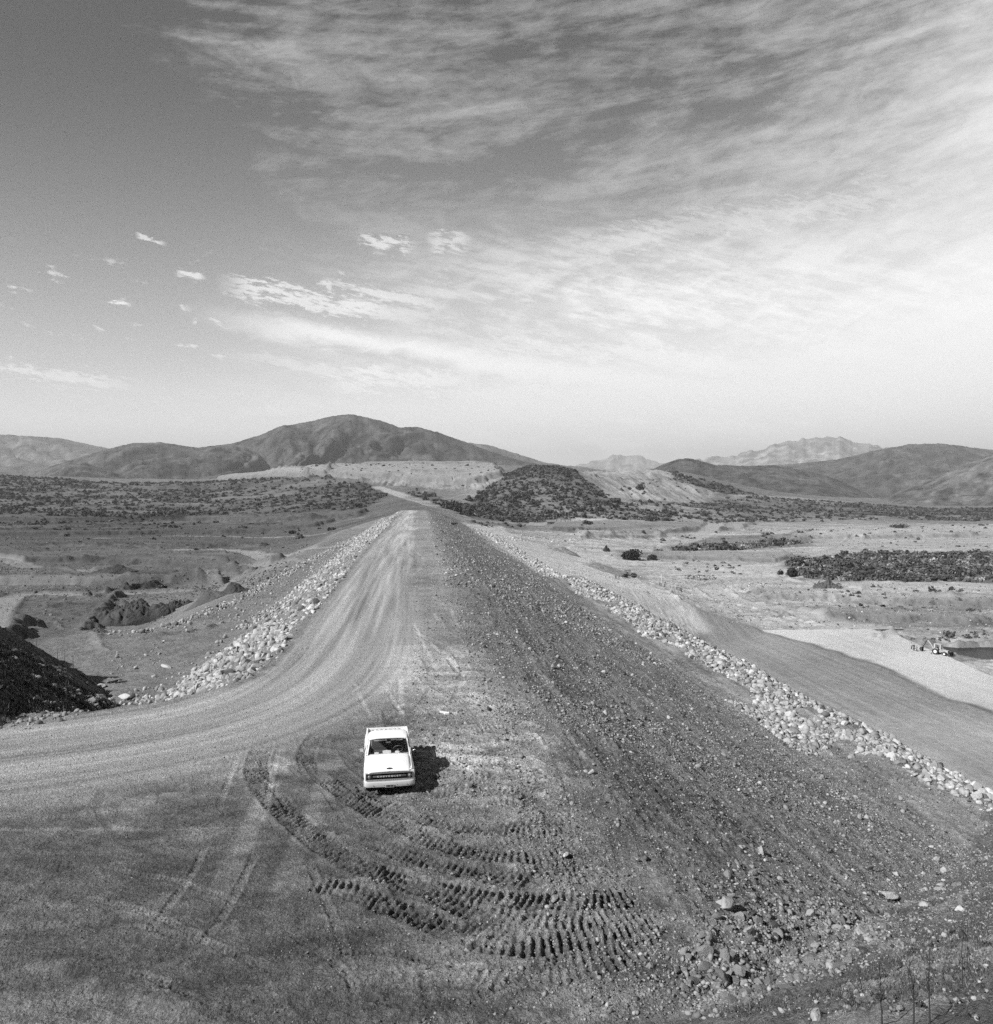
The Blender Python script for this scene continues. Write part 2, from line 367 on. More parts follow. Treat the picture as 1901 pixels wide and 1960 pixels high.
# ------------------------------------------------------------------ ground features (world polylines / polygons)
HAUL = smooth_path(pa([(-400, 1490), (-200, 1475), (0, 1448), (200, 1422), (400, 1385), (540, 1335), (620, 1275), (665, 1205), (700, 1130), (742, 1050), (786, 977)]))
def P0(pts): return smooth_path(pa(pts))
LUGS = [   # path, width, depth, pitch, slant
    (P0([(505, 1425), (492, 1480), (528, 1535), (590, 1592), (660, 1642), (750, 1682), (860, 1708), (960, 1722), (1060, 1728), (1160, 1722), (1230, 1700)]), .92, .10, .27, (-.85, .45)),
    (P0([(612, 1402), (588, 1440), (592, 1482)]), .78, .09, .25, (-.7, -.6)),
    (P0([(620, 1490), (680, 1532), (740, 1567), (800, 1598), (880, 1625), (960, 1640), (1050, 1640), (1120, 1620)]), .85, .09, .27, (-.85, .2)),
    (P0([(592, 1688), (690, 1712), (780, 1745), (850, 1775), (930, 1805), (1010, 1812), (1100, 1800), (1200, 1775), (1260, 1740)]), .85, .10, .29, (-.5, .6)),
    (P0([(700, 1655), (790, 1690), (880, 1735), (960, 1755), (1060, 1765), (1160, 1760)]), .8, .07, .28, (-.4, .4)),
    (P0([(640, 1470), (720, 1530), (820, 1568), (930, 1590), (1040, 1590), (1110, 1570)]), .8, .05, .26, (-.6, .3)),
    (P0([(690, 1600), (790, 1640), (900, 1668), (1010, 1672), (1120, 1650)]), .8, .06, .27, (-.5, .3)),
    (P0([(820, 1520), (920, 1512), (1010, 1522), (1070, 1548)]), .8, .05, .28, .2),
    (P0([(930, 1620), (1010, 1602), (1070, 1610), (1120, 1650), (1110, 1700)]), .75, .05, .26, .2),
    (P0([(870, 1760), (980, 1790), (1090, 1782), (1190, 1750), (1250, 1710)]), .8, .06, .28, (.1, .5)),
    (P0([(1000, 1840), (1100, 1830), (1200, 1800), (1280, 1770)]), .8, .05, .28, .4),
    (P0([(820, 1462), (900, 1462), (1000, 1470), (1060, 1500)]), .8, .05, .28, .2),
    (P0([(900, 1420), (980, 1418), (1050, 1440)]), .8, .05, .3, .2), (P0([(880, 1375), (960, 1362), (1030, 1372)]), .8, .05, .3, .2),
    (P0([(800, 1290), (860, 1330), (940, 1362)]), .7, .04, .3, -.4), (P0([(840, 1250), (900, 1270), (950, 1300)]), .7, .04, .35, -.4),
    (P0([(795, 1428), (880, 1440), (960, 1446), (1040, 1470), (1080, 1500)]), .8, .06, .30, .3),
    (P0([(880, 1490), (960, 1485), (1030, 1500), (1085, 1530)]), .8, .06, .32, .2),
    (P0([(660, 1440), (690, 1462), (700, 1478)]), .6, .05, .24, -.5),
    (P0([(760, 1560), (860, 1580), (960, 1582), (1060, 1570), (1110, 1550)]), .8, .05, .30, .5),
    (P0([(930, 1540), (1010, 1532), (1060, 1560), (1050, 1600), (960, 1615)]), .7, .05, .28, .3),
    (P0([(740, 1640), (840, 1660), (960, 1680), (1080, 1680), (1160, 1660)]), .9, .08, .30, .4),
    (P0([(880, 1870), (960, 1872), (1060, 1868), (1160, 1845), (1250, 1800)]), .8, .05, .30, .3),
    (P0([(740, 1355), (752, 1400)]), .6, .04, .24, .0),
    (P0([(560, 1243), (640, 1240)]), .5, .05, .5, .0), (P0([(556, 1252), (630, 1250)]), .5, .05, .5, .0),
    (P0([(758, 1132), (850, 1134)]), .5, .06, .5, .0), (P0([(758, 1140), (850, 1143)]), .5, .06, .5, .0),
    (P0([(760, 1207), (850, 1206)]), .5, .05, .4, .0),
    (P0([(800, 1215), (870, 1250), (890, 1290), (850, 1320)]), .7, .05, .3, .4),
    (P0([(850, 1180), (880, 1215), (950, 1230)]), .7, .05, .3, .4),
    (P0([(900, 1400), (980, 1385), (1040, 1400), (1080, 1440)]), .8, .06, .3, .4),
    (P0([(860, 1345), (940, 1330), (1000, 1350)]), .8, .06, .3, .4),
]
SMOOTH = [  # smooth bright wheel tracks: path, width, albedo gain
    (P0([(545, 1440), (520, 1500), (470, 1600), (425, 1690), (395, 1760)]), .75, 1.65),
    (P0([(640, 1440), (605, 1540), (570, 1620), (535, 1720), (515, 1800)]), .75, 1.55),
    (P0([(-100, 1588), (200, 1588), (400, 1585), (590, 1575), (660, 1568)]), .22, 1.45),
    (P0([(765, 1290), (768, 1390)]), .30, 1.45),
    (P0([(797, 1208), (840, 1245), (880, 1285), (882, 1310), (850, 1335)]), .32, 1.4),
    (P0([(790, 1190), (830, 1275), (850, 1300)]), .28, 1.3),
    (P0([(790, 1050), (808, 1068), (806, 1085), (785, 1105)]), .5, 1.25), (P0([(775, 1055), (795, 1070), (790, 1090)]), .5, .75),
    (P0([(862, 1165), (872, 1188), (880, 1205)]), .3, 1.5), (P0([(828, 1170), (842, 1195)]), .3, 1.5),
    (P0([(860, 1480), (830, 1560)]), .3, 1.25), (P0([(960, 1500), (860, 1590)]), .35, 1.2),
    (P0([(200, 1500), (190, 1560), (260, 1620), (420, 1660), (520, 1665)]), .25, .8),
]
_rf = np.random.RandomState(12); FAINT = []
def _pair(P, gain, gauge=1.7, wd=.26):
    P = np.asarray(P); d = np.gradient(P, axis=0); d /= np.linalg.norm(d, axis=1)[:, None] + 1e-9; nrm = np.stack([-d[:, 1], d[:, 0]], 1)
    for o in (-gauge / 2, gauge / 2): FAINT.append((P + nrm * o, wd, gain, .16))
for pts in ([(150, 1960), (330, 1800), (430, 1650), (470, 1520), (500, 1420)], [(-50, 1700), (180, 1690), (380, 1740), (560, 1850), (640, 1960)],
            [(760, 1960), (720, 1800), (640, 1640), (560, 1500), (420, 1420)], [(900, 1950), (880, 1800), (960, 1680), (1050, 1560), (1020, 1430)],
            [(560, 1960), (760, 1900), (980, 1830), (1130, 1700), (1120, 1560)], [(640, 1560), (800, 1530), (960, 1520), (1080, 1460), (1040, 1380)], 
            [(700, 1300), (760, 1400), (860, 1480), (980, 1540)], [(850, 1350), (800, 1420), (700, 1540), (560, 1560)], [(820, 1240), (850, 1300), (820, 1360), (740, 1390)], [(380, 1960), (520, 1880), (700, 1860), (860, 1900)],
            [(-50, 1830), (120, 1800), (320, 1830), (480, 1900)], [(600, 1400), (640, 1480), (760, 1540), (900, 1560)]):
    _pair(smooth_path(pa(pts)), float(_rf.choice([.78, .85, 1.2, 1.3])))
def GA(pts): return smooth_path(atp(pts), 4)
ROADS = [   # path, half width, albedo, strength
    (GA([(-100, 1057), (156, 1053), (330, 1051), (469, 1056), (573, 1058), (650, 1045)]), 5.0, .29, .95),
    (GA([(-100, 1068), (0, 1073), (146, 1090), (230, 1098)]), 3.8, .22, .95),
    (GA([(-100, 1106), (200, 1102), (385, 1095)]), 2.4, .20, .8),
    (GA([(-100, 1154), (0, 1150), (200, 1141), (333, 1133)]), 4.4, .27, .95),
    (GA([(182, 1031), (400, 1027), (620, 1022)]), 3.8, .24, .95),
    (GA([(250, 1014), (450, 1010), (600, 1000), (700, 990)]), 3.8, .21, .95),
    (GA([(300, 1053), (400, 1075), (470, 1087), (560, 1080)]), 3.1, .22, .95),
    (GA([(718, 932), (760, 945), (800, 958), (833, 970)]), 7.0, .32, 1),
    (GA([(850, 955), (900, 944), (1000, 936), (1150, 934), (1300, 938)]), 2.5, .26, .9),
    (GA([(800, 945), (860, 925), (950, 915)]), 3.0, .26, .8),
    (GA([(1359, 1126), (1397, 1150), (1469, 1162), (1589, 1192), (1665, 1200)]), 5.0, .42, .8),
    (GA([(1359, 1126), (1397, 1118), (1517, 1111), (1708, 1118), (1950, 1121)]), 6.0, .40, .9),
    (GA([(1290, 1042), (1340, 1025), (1370, 1005)]), 8.0, .36, .9),
    (GA([(1560, 1062), (1610, 1050), (1640, 1030)]), 5.0, .36, .9),
    (GA([(1560, 1012), (1640, 1008), (1760, 1003), (1950, 1003)]), 6.0, .40, .9),
    (GA([(880, 990), (1000, 1003), (1200, 1000), (1450, 1002), (1700, 990), (1950, 985)]), 6.0, .33, .8),
    (GA([(1000, 1022), (1150, 1018), (1350, 1012), (1500, 1010)]), 5.0, .33, .7),
    (GA([(1060, 1045), (1140, 1060), (1250, 1072)]), 4.0, .36, .8),
]
WINDROWS = [ # path, height, half width, darkening
    (GA([(68, 1195), (117, 1202), (189, 1226), (215, 1240)]), .4, .8, -.15), (GA([(-60, 1087), (130, 1092), (260, 1094)]), 1.6, 1.8, .4), (GA([(150, 1152), (234, 1131), (330, 1118), (410, 1108)]), 2.2, 1.6, .3),
    (GA([(-60, 1026), (180, 1016), (330, 1013)]), 2.2, 3, .4), (GA([(40, 1043), (300, 1047), (510, 1045)]), 2.0, 2.6, .4), (GA([(200, 1000), (450, 996), (700, 986)]), 2.2, 3, .4),
    (GA([(330, 1003), (520, 1001), (640, 993)]), 2, 3, .4), (GA([(-60, 1062), (120, 1063), (300, 1060), (480, 1061)]), 1.2, 1.6, .3), (GA([(100, 1076), (300, 1078), (420, 1083), (500, 1094)]), 1.5, 2, .3),
    (GA([(60, 1168), (160, 1160), (260, 1158)]), .9, 1, .2), (GA([(240, 1224), (330, 1216), (420, 1196)]), .5, .6, .1),
    (GA([(1229, 1054), (1373, 1049), (1493, 1037)]), 2.5, 3, .3), (GA([(1258, 1081), (1373, 1090), (1493, 1105), (1589, 1124)]), 1.4, 1.8, .25), (GA([(1598, 1124), (1680, 1134)]), 2, 2.5, .3),
    (GA([(1708, 1148), (1828, 1153), (1950, 1158)]), 1.5, 2.5, .3), (GA([(1119, 1081), (1201, 1103), (1258, 1124), (1300, 1150)]), .9, 1.2, .1), (GA([(1100, 1030), (1250, 1026), (1330, 1036)]), 2.0, 2.6, .3),
    (GA([(1400, 1032), (1560, 1024), (1640, 1026)]), 1.6, 3, .3), (GA([(1450, 1172), (1560, 1178), (1640, 1190)]), 1.2, 1.4, .2), (GA([(1660, 1180), (1760, 1176), (1900, 1180)]), 1.5, 2, .25),
    (GA([(1200, 1012), (1450, 1014), (1700, 1022)]), 1.5, 3, .3), (GA([(1700, 1030), (1800, 1026), (1950, 1028)]), 1.5, 3, .3), (GA([(1640, 1224), (1760, 1228), (1960, 1226)]), 1.6, 1.6, .3),
    (GA([(640, 921), (760, 916), (900, 914)]), 5, 6, .3), (GA([(430, 912), (560, 904), (640, 900)]), 5, 6, .3), (GA([(820, 900), (900, 897), (960, 896)]), 4, 6, .4), (GA([(1120, 908), (1200, 915), (1290, 914)]), 3, 5, .3)]
PLATS = [   # raised terraces: polygon, height, edge width, albedo
    (atp([(620, 899), (790, 895), (950, 896), (955, 912), (900, 926), (780, 922), (700, 915), (640, 912)]), 9, 6, .30), (atp([(375, 917), (400, 908), (560, 902), (640, 900), (620, 910), (520, 912), (440, 919)]), 8, 6, .30),
    (atp([(690, 890), (850, 889), (940, 890), (940, 893), (700, 894)]), 7, 6, .26), (atp([(250, 930), (420, 926), (560, 922), (560, 928), (400, 934), (260, 938)]), 5, 5, .15),
    (atp([(-200, 1010), (450, 1006), (640, 998), (600, 1010), (300, 1022), (-200, 1030)]), 3.2, 2.5, .10), (atp([(-200, 1064), (300, 1058), (560, 1062), (540, 1072), (200, 1076), (-200, 1078)]), 2.6, 2, .13),
    (atp([(-200, 1118), (250, 1112), (300, 1122), (240, 1132), (-200, 1142)]), 2, 1.2, .12), (atp([(-200, 990), (400, 988), (700, 978), (690, 986), (400, 998), (-200, 1000)]), 4, 3, .10),
    (atp([(1060, 1000), (1440, 1003), (1420, 1012), (1050, 1014)]), 3, 3, .26), (atp([(1500, 1020), (1980, 1010), (1980, 1024), (1520, 1034)]), 3, 3, .38), (atp([(1440, 1130), (1700, 1140), (1980, 1150), (1980, 1160), (1700, 1156), (1460, 1146)]), 2.2, 2, .34),
    (atp([(1250, 1060), (1500, 1058), (1530, 1068), (1480, 1076), (1280, 1070)]), 2.4, 2, .36), (atp([(1110, 1018), (1260, 1018), (1270, 1028), (1120, 1030)]), 2.6, 2.5, .30), (atp([(1480, 1168), (1650, 1172), (1900, 1186), (1900, 1194), (1660, 1186), (1500, 1180)]), 1.8, 1.6, .26)]
RILLS = [atp([(1105, 902), (1180, 903), (1250, 899), (1300, 906), (1385, 931), (1350, 960), (1200, 955), (1150, 930)]), atp([(640, 912), (780, 922), (900, 926), (955, 912), (960, 930), (850, 938), (700, 925)])]
AREAS = [   # polygon, albedo, softness (m), strength
    (atp([(-200, 985), (740, 985), (700, 998), (300, 1004), (-200, 1010)]), .065, 10, .8),
    (atp([(-200, 1020), (560, 1013), (590, 1028), (250, 1040), (-200, 1048)]), .075, 6, .7),
    (atp([(0, 1070), (300, 1064), (500, 1068), (600, 1080), (400, 1088), (0, 1090)]), .125, 5, .6),
    (atp([(470, 1010), (640, 1008), (620, 1035), (560, 1060), (500, 1040)]), .10, 5, .8),
    (atp([(-200, 1108), (420, 1104), (400, 1128), (-200, 1140)]), .09, 3, .7),
    (atp([(1180, 1052), (1300, 1060), (1560, 1062), (1500, 1078), (1300, 1072), (1180, 1068)]), .15, 6, .8),
    (atp([(1370, 1025), (1560, 1022), (1560, 1045), (1300, 1060), (1280, 1045)]), .15, 6, .8),
    (atp([(1470, 1165), (1900, 1150), (1900, 1200), (1660, 1195), (1560, 1190)]), .17, 5, .7),
    (atp([(890, 985), (1100, 1002), (1400, 1004), (1400, 1016), (1040, 1018), (900, 1000)]), .14, 6, .8),
    (atp([(880, 998), (960, 1008), (1060, 1050), (1150, 1075), (1260, 1130), (1340, 1200), (1200, 1150), (1130, 1112), (1050, 1104), (950, 1050)]), .50, 3, .95),
    (atp([(1085, 1085), (1150, 1085), (1260, 1130), (1345, 1203), (1240, 1165), (1150, 1125)]), .52, 3, .9),
    (atp([(1260, 1080), (1300, 1072), (1500, 1085), (1530, 1100), (1480, 1112), (1300, 1097)]), .38, 5, .8),
    (atp([(1560, 1042), (1620, 1016), (1700, 1006), (1980, 1004), (1980, 1052), (1700, 1054), (1600, 1056)]), .34, 8, .8),
    (atp([(1530, 1113), (1700, 1120), (2000, 1116), (2000, 1135), (1700, 1135), (1540, 1122)]), .40, 6, .8),
    (atp([(370, 917), (400, 905), (520, 899), (620, 894), (790, 890), (950, 890), (960, 900), (940, 930), (850, 934), (700, 919), (560, 912), (430, 920)]), .26, 8, .95),
    (atp([(1105, 902), (1180, 903), (1250, 899), (1300, 906), (1385, 931), (1350, 960), (1200, 955), (1150, 930)]), .25, 8, .95),
    (atp([(1400, 945), (1500, 950), (1640, 962), (1600, 967), (1480, 962), (1390, 955)]), .28, 8, .8),
    (atp([(1150, 1078), (1215, 1095), (1245, 1108), (1195, 1108), (1120, 1082)]), .24, 1.5, .9),
]
PADBRIGHT = pa([(1440, 1205), (1670, 1203), (1737, 1222), (1901, 1292), (2400, 1450), (2400, 1560), (1901, 1360), (1795, 1327), (1689, 1274), (1555, 1231)], -31.0)
VEG = [     # polygon, density 0..1
    (atp([(-200, 907), (100, 915), (250, 925), (400, 922), (560, 914), (700, 922), (745, 945), (700, 972), (500, 984), (300, 1000), (100, 1002), (-200, 1004)]), .62),
    (atp([(962, 915), (1000, 896), (1060, 895), (1110, 912), (1170, 953), (1270, 985), (1300, 1002), (1100, 992), (880, 985), (850, 966), (925, 940)]), 1.0),
    (atp([(1255, 900), (1300, 908), (1400, 932), (1450, 950), (1390, 945), (1290, 916)]), 1.0),
    (atp([(1165, 957), (1300, 962), (1440, 950), (1700, 968), (1980, 972), (1980, 998), (1700, 994), (1300, 1002)]), .62),
    (atp([(1505, 1078), (1560, 1068), (1640, 1060), (1980, 1056), (1980, 1113), (1760, 1113), (1620, 1110), (1530, 1103)]), 1.15),
    (atp([(1285, 1052), (1400, 1042), (1520, 1035), (1532, 1041), (1400, 1054), (1300, 1060)]), .8),
    (atp([(-200, 1005), (200, 1002), (500, 1004), (560, 1012), (300, 1022), (-200, 1020)]), .35),
    (atp([(850, 955), (880, 985), (800, 962), (770, 950), (800, 935)]), .4),
    (atp([(890, 990), (1000, 1000), (1010, 1012), (920, 1008)]), .25),
]

def micro(x, y, d_crest):
    """small relief and albedo at the same time"""
    n = len(x); r = np.hypot(x, y)
    right = sst(-1.5, 3.0, x) * sst(0, 2, d_crest)            # on the gravel slope
    inside = sst(1, -1, d_crest)
    leftside = (x < -8) & (d_crest > 0)
    dz = np.zeros(n); alb = np.full(n, .115)
    f1 = fbm(x, y, 9, 4, 1); f2 = fbm(x, y, 1.3, 4, 2); f3 = fbm(x, y, .28, 3, 4)
    f0 = fbm(x, y, 60, 4, 9)
    fs = fbm(x * 1.0, y * .16, 1.1, 4, 6)                      # long grain along the dam
    hill = hill_z(x, y); z0 = None
    # --- crest and the near flat
    f4 = vn(x / .11, y / .11, 5); f5 = vn(x / .062, y / .062, 7)
    fs = fbm(d_crest * 1.0, y * .13, .8, 4, 6)
    alb = (.138 + .065 * sst(25, 36, y + 2 * f1)) * (1 + .28 * f1 + .36 * f2 + .26 * f3)
    dz += .03 * f2 + .03 * f3 + .05 * f1 + .016 * f4 + .010 * f5
    # --- loose gravel slope
    g = right * (y < 450)
    alb = alb * (1 - g) + g * (.190 + .05 * sst(12, 45, x)) * (1 + .28 * f1 + .6 * fs + .5 * f3)
    dz += g * (.10 * f2 + .06 * f3 + .15 * fs + .03 * vn(x / .12, y / .12, 8))
    # rough transition, gravel spilled on the right half of the crest
    rg = inside * sst(-3.5, 3.5, x + 1.2 * f1) * (y > 26)
    alb = alb * (1 + rg * (.35 + .3 * fs))
    dz += rg * .02 * fs
    # --- left slope, berm
    ls = leftside & (y < 460) & (d_crest < 75)
    alb = np.where(ls, .20 * (1 + .2 * f1 + .3 * f2 + .35 * f3), alb); dz += ls * (.06 * f3 + .10 * f2)
    # --- plains
    plain = sst(60, 80, d_crest)
    fst = fbm(x * .25, y, 9, 5, 12)                            # streaks parallel to the valley
    fp = fbm(x, y, 4, 4, 13)
    az = np.arctan2(x, y)
    rightp = sst(-0.02, .12, az)
    ap = (.105 * (1 - rightp) + .36 * rightp) * (1 + .6 * fst + .35 * fp + .3 * f0)
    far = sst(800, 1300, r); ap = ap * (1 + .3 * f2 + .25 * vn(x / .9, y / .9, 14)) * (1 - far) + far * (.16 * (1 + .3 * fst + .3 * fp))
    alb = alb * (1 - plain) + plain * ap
    dz += plain * (fst * .7 + fp * .4 + .8 * f0 + .18 * f2) * sst(60, 200, r)
    dz += plain * far * fbm(x, y, 45, 4, 31) * 3.0
    # darker dirt at the toe on the left side
    near = sst(-.3, .25, hill - np.where(right > 0, -d_crest / 2.5, 0)) * (y < 120)
    # --- patches on the near flat
    m = (inside > 0) & (y < 75) & (y > 8)
    if m.any():
        xm, ym = x[m], y[m]
        p1 = fbm(xm * .55, ym * 1.3, 2.6, 4, 91); p2 = fbm(xm * .5 - ym * .5, ym * 1.2, .9, 4, 92); p3 = fbm(xm * .6 + ym * .8, ym * .5 - xm * .2, .5, 4, 93)
        k = (1 - near[m]) * sst(62, 40, ym + 3 * f1[m])
        alb[m] *= 1 + k * (.55 * sst(.02, .42, p1) - .26 * sst(.05, .4, -p1) + .40 * p2 + .30 * p3)
        dz[m] += k * (.07 * p2 + .03 * p1 + .05 * p3)
        # pale clean patch at the lower left with an edge step
        dd = ym - (20.9 - .035 * (xm + 20) + .3 * vn(xm / 3, ym / 3, 95)) + np.maximum(xm + 9.5, 0) * .6
        kk = sst(.25, -.25, dd) * k
        alb[m] *= 1 + .32 * kk * (1 + .5 * p1)
        dz[m] += -.10 * kk + .07 * np.exp(-((dd - .35) / .35) ** 2) * k * (1 + p2)
    # --- haul road
    m = box_mask(x, y, HAUL, 12)
    s, t, L = path_st(x[m], y[m], HAUL)
    w = 5.2 * np.clip((L - s) / L * 1.0 + .35, .55, 1.2) + .8 * vn(s / 7, t * 0, 21)
    k = sst(w + 2.4, w - 2.2, np.abs(t + .8 * vn(s / 12, 0 * t, 22)))
    st = fbm(t * 2.4, s * .05, 1.0, 4, 23); st2 = fbm(t * .8, s * .03, 1.0, 3, 24)
    a2 = (.36 + .06 * sst(80, 300, y[m])) * (1 + .5 * st + .4 * st2 + .12 * f3[m])
    inn = inside[m]; k = k * inn
    alb[m] = alb[m] * (1 - k) + a2 * k
    dz[m] = dz[m] * (1 - .7 * k) + k * (.035 * st + .05 * st2)
    # --- pad with long rake lines
    m = box_mask(x, y, PAD, 3)
    if m.any():
        dp = sdpoly(x[m], y[m], PAD); k = sst(1.0, -1.0, dp) * (d_crest[m] > 62)
        u = y[m]; v = x[m] + 1.2 * np.sin(y[m] / 37.0)
        sk = .6 * fbm(v * 1.0 + 1.2 * vn(u / 30, v / 30, 40), u * .03, .9, 4, 41) + .5 * fbm(x[m], y[m], .8, 4, 44) + .35 * fbm(x[m], y[m], 9, 4, 45)
        db = sdpoly(x[m], y[m], PADBRIGHT) + 1.2 * vn(x[m] / 5, y[m] / 5, 42)
        kb = sst(1.2, -1.2, db)
        rim = np.exp(-((db - 1.0) / 1.2) ** 2) * .30
        a3 = ((.27 + .08 * sst(200, 110, y[m])) * (1 - kb) + .58 * kb) * (1 + .45 * sk * (1 - .5 * kb) - rim * (1 - kb) + .18 * vn(x[m] / 22, y[m] / 22, 43))
        alb[m] = alb[m] * (1 - k) + a3 * k; dz[m] = dz[m] * (1 - k) + k * .07 * sk * (1 - .5 * kb)
    for P, a, soft, st_ in AREAS:
        m = box_mask(x, y, P, soft * 2)
        if m.any():
            dd = sdpoly(x[m], y[m], P) + soft * .8 * vn(x[m] / (soft * 3), y[m] / (soft * 3), 51)
            k = sst(soft, -soft, dd) * st_
            alb[m] = alb[m] * (1 - k) + k * a * (1 + .25 * fst[m] + .2 * fp[m])
    for P, hgt, ed, a in PLATS:
        m = box_mask(x, y, P, ed * 3)
        if m.any():
            dd = sdpoly(x[m], y[m], P) + ed * 1.6 * vn(x[m] / (ed * 4), y[m] / (ed * 4), 141) + ed * .6 * vn(x[m] / ed, y[m] / ed, 142)
            k = sst(ed, -ed, dd); e = np.exp(-(dd / ed) ** 2)
            dz[m] += hgt * k; alb[m] = alb[m] * (1 - .35 * e) * (1 - .5 * k) + .5 * k * a * (1 - .35 * e) * (1 + .3 * fp[m])  # scarp edges darkened in the albedo: damp cut soil plus painted shade
    for P in RILLS:
        m = box_mask(x, y, P, 10)
        if m.any():
            k = sst(8, -12, sdpoly(x[m], y[m], P)); rl = np.abs(vn(x[m] / 13 + .6 * vn(x[m] / 30, y[m] / 60, 144), y[m] / 110, 145)) + .5 * np.abs(vn(x[m] / 5, y[m] / 50, 146))
            dz[m] -= k * 5.0 * (.9 - rl); alb[m] *= 1 + k * .35 * (rl - .5)
    for P, hgt, wd, dk in WINDROWS:
        m = box_mask(x, y, P, wd * 4)
        if m.any():
            s, t, L = path_st(x[m], y[m], P); t = t + wd * .8 * vn(s / (wd * 4), s * 0, 131)
            e = np.exp(-(t / wd) ** 2) * sst(0, wd * 3, s) * sst(L, L - wd * 3, s) * np.clip(.7 + .8 * vn(s / (wd * 2.2), t / wd, 132), .1, 1.4)
            dz[m] += hgt * e * (1 + .4 * fp[m]); alb[m] *= 1 - dk * np.clip(e, 0, 1)
    for P, hw, a, st_ in ROADS:
        m = box_mask(x, y, P, hw * 2)
        if m.any():
            s, t, L = path_st(x[m], y[m], P)
            k = sst(hw * 1.3, hw * .8, np.abs(t)) * st_
            alb[m] = alb[m] * (1 - k) + k * a * (1 + .1 * fp[m]); dz[m] = dz[m] * (1 - .6 * k) - .3 * k
            e = np.exp(-((np.abs(t) - hw * 1.35) / (hw * .18)) ** 2) * st_
            dz[m] += e * .5
    # vegetation darkens the soil it grows on (litter, low cover)
    vegd = np.zeros(n)
    for P, dn in VEG:
        m = box_mask(x, y, P, 10)
        if m.any():
            dd = sdpoly(x[m], y[m], P) + 7 * vn(x[m] / 16, y[m] / 16, 61)
            k = sst(5, -5, dd); pat = fbm(x[m] * .6, y[m] * 1.2, 38, 4, 62)
            kk = k * np.clip(dn * 1.1 + pat * (1.2 if dn < 1 else .3) - .1, 0, 1)
            vegd[m] = np.maximum(vegd[m], kk)
    alb = alb * (1 - .55 * vegd)
    # --- dark mound left, natural hillside near right
    m = (x < -14) & (x > -75) & (y > 38) & (y < 100)
    if m.any():
        k = np.zeros(n, bool); k[m] = mound_z(x[m], y[m]) > hb(x[m], y[m]) - .15
        mm = m & k & (d_crest > -1.0)
        rough = fbm(x, y, 2.4, 5, 71)
        dz[mm] += .8 * rough[mm] + .12 * f3[mm]
        alb[mm] = (.12 * (1 + .45 * f2[mm] + .3 * f3[mm]))
    hh = fbm(x, y, 2.2, 5, 81)
    lightp = sst(.18, .42, fbm(x, y * 1.2, 2.6, 4, 83))
    a4 = .13 * (1 + .25 * hh + .30 * f3 + .3 * f2) * (1 - .0) + .13 * lightp
    alb = alb * (1 - near) + a4 * near
    dz = dz + near * (.22 * hh + .05 * f3 + .12 * lightp)
    # gravelly churned ground right of the truck
    m = (y < 60) & (x > -8) & (x < 9)
    if m.any():
        xm, ym = x[m], y[m]; k = sst(-4.5, .5, xm + .8 * f1[m]) * (inside[m]) * (1 - near[m])
        ar = np.hypot(xm + 1.5, (ym - 32) * 1.0)
        arc = fbm(ar * 3.2, np.arctan2(ym - 32, xm + 1.5) * 2.2, 1.0, 3, 97)
        dz[m] += k * (.035 * arc + .03 * fbm(xm, ym, .16, 2, 98)); alb[m] *= 1 + k * (.32 + .22 * arc + .3 * vn(xm / .09, ym / .09, 99))
    # wheel tracks
    for P, wd, gain in SMOOTH:
        m = box_mask(x, y, P, wd * 2)
        if m.any():
            s, t, L = path_st(x[m], y[m], P)
            e = sst(0, 1.5, s) * sst(L, L - 3.5, s) * (.9 + .5 * vn(s / .8, t * 3, 102))
            k = sst(wd * .65, wd * .35, np.abs(t) + .08 * vn(s * 2, t, 101)) * np.clip(e, 0, 1)
            alb[m] *= 1 + (gain - 1) * k; dz[m] = dz[m] * (1 - .7 * k) - .02 * k
    for P, wd, gain, pit in FAINT:      # many faint older wheel marks
        m = box_mask(x, y, P, wd * 2)
        if m.any():
            s, t, L = path_st(x[m], y[m], P); e = np.clip(.5 + .9 * vn(s / 2.2, t * 0, 121), 0, 1) * sst(0, 1.5, s) * sst(L, L - 1.5, s)
            k = sst(wd * .62, wd * .38, np.abs(t)) * e; tr = np.sin((s + .5 * np.abs(t)) / pit * 2 * math.pi)
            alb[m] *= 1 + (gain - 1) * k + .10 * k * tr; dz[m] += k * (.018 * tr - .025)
            dz[m] += .02 * np.exp(-((np.abs(t) - wd * .62) / .06) ** 2) * e
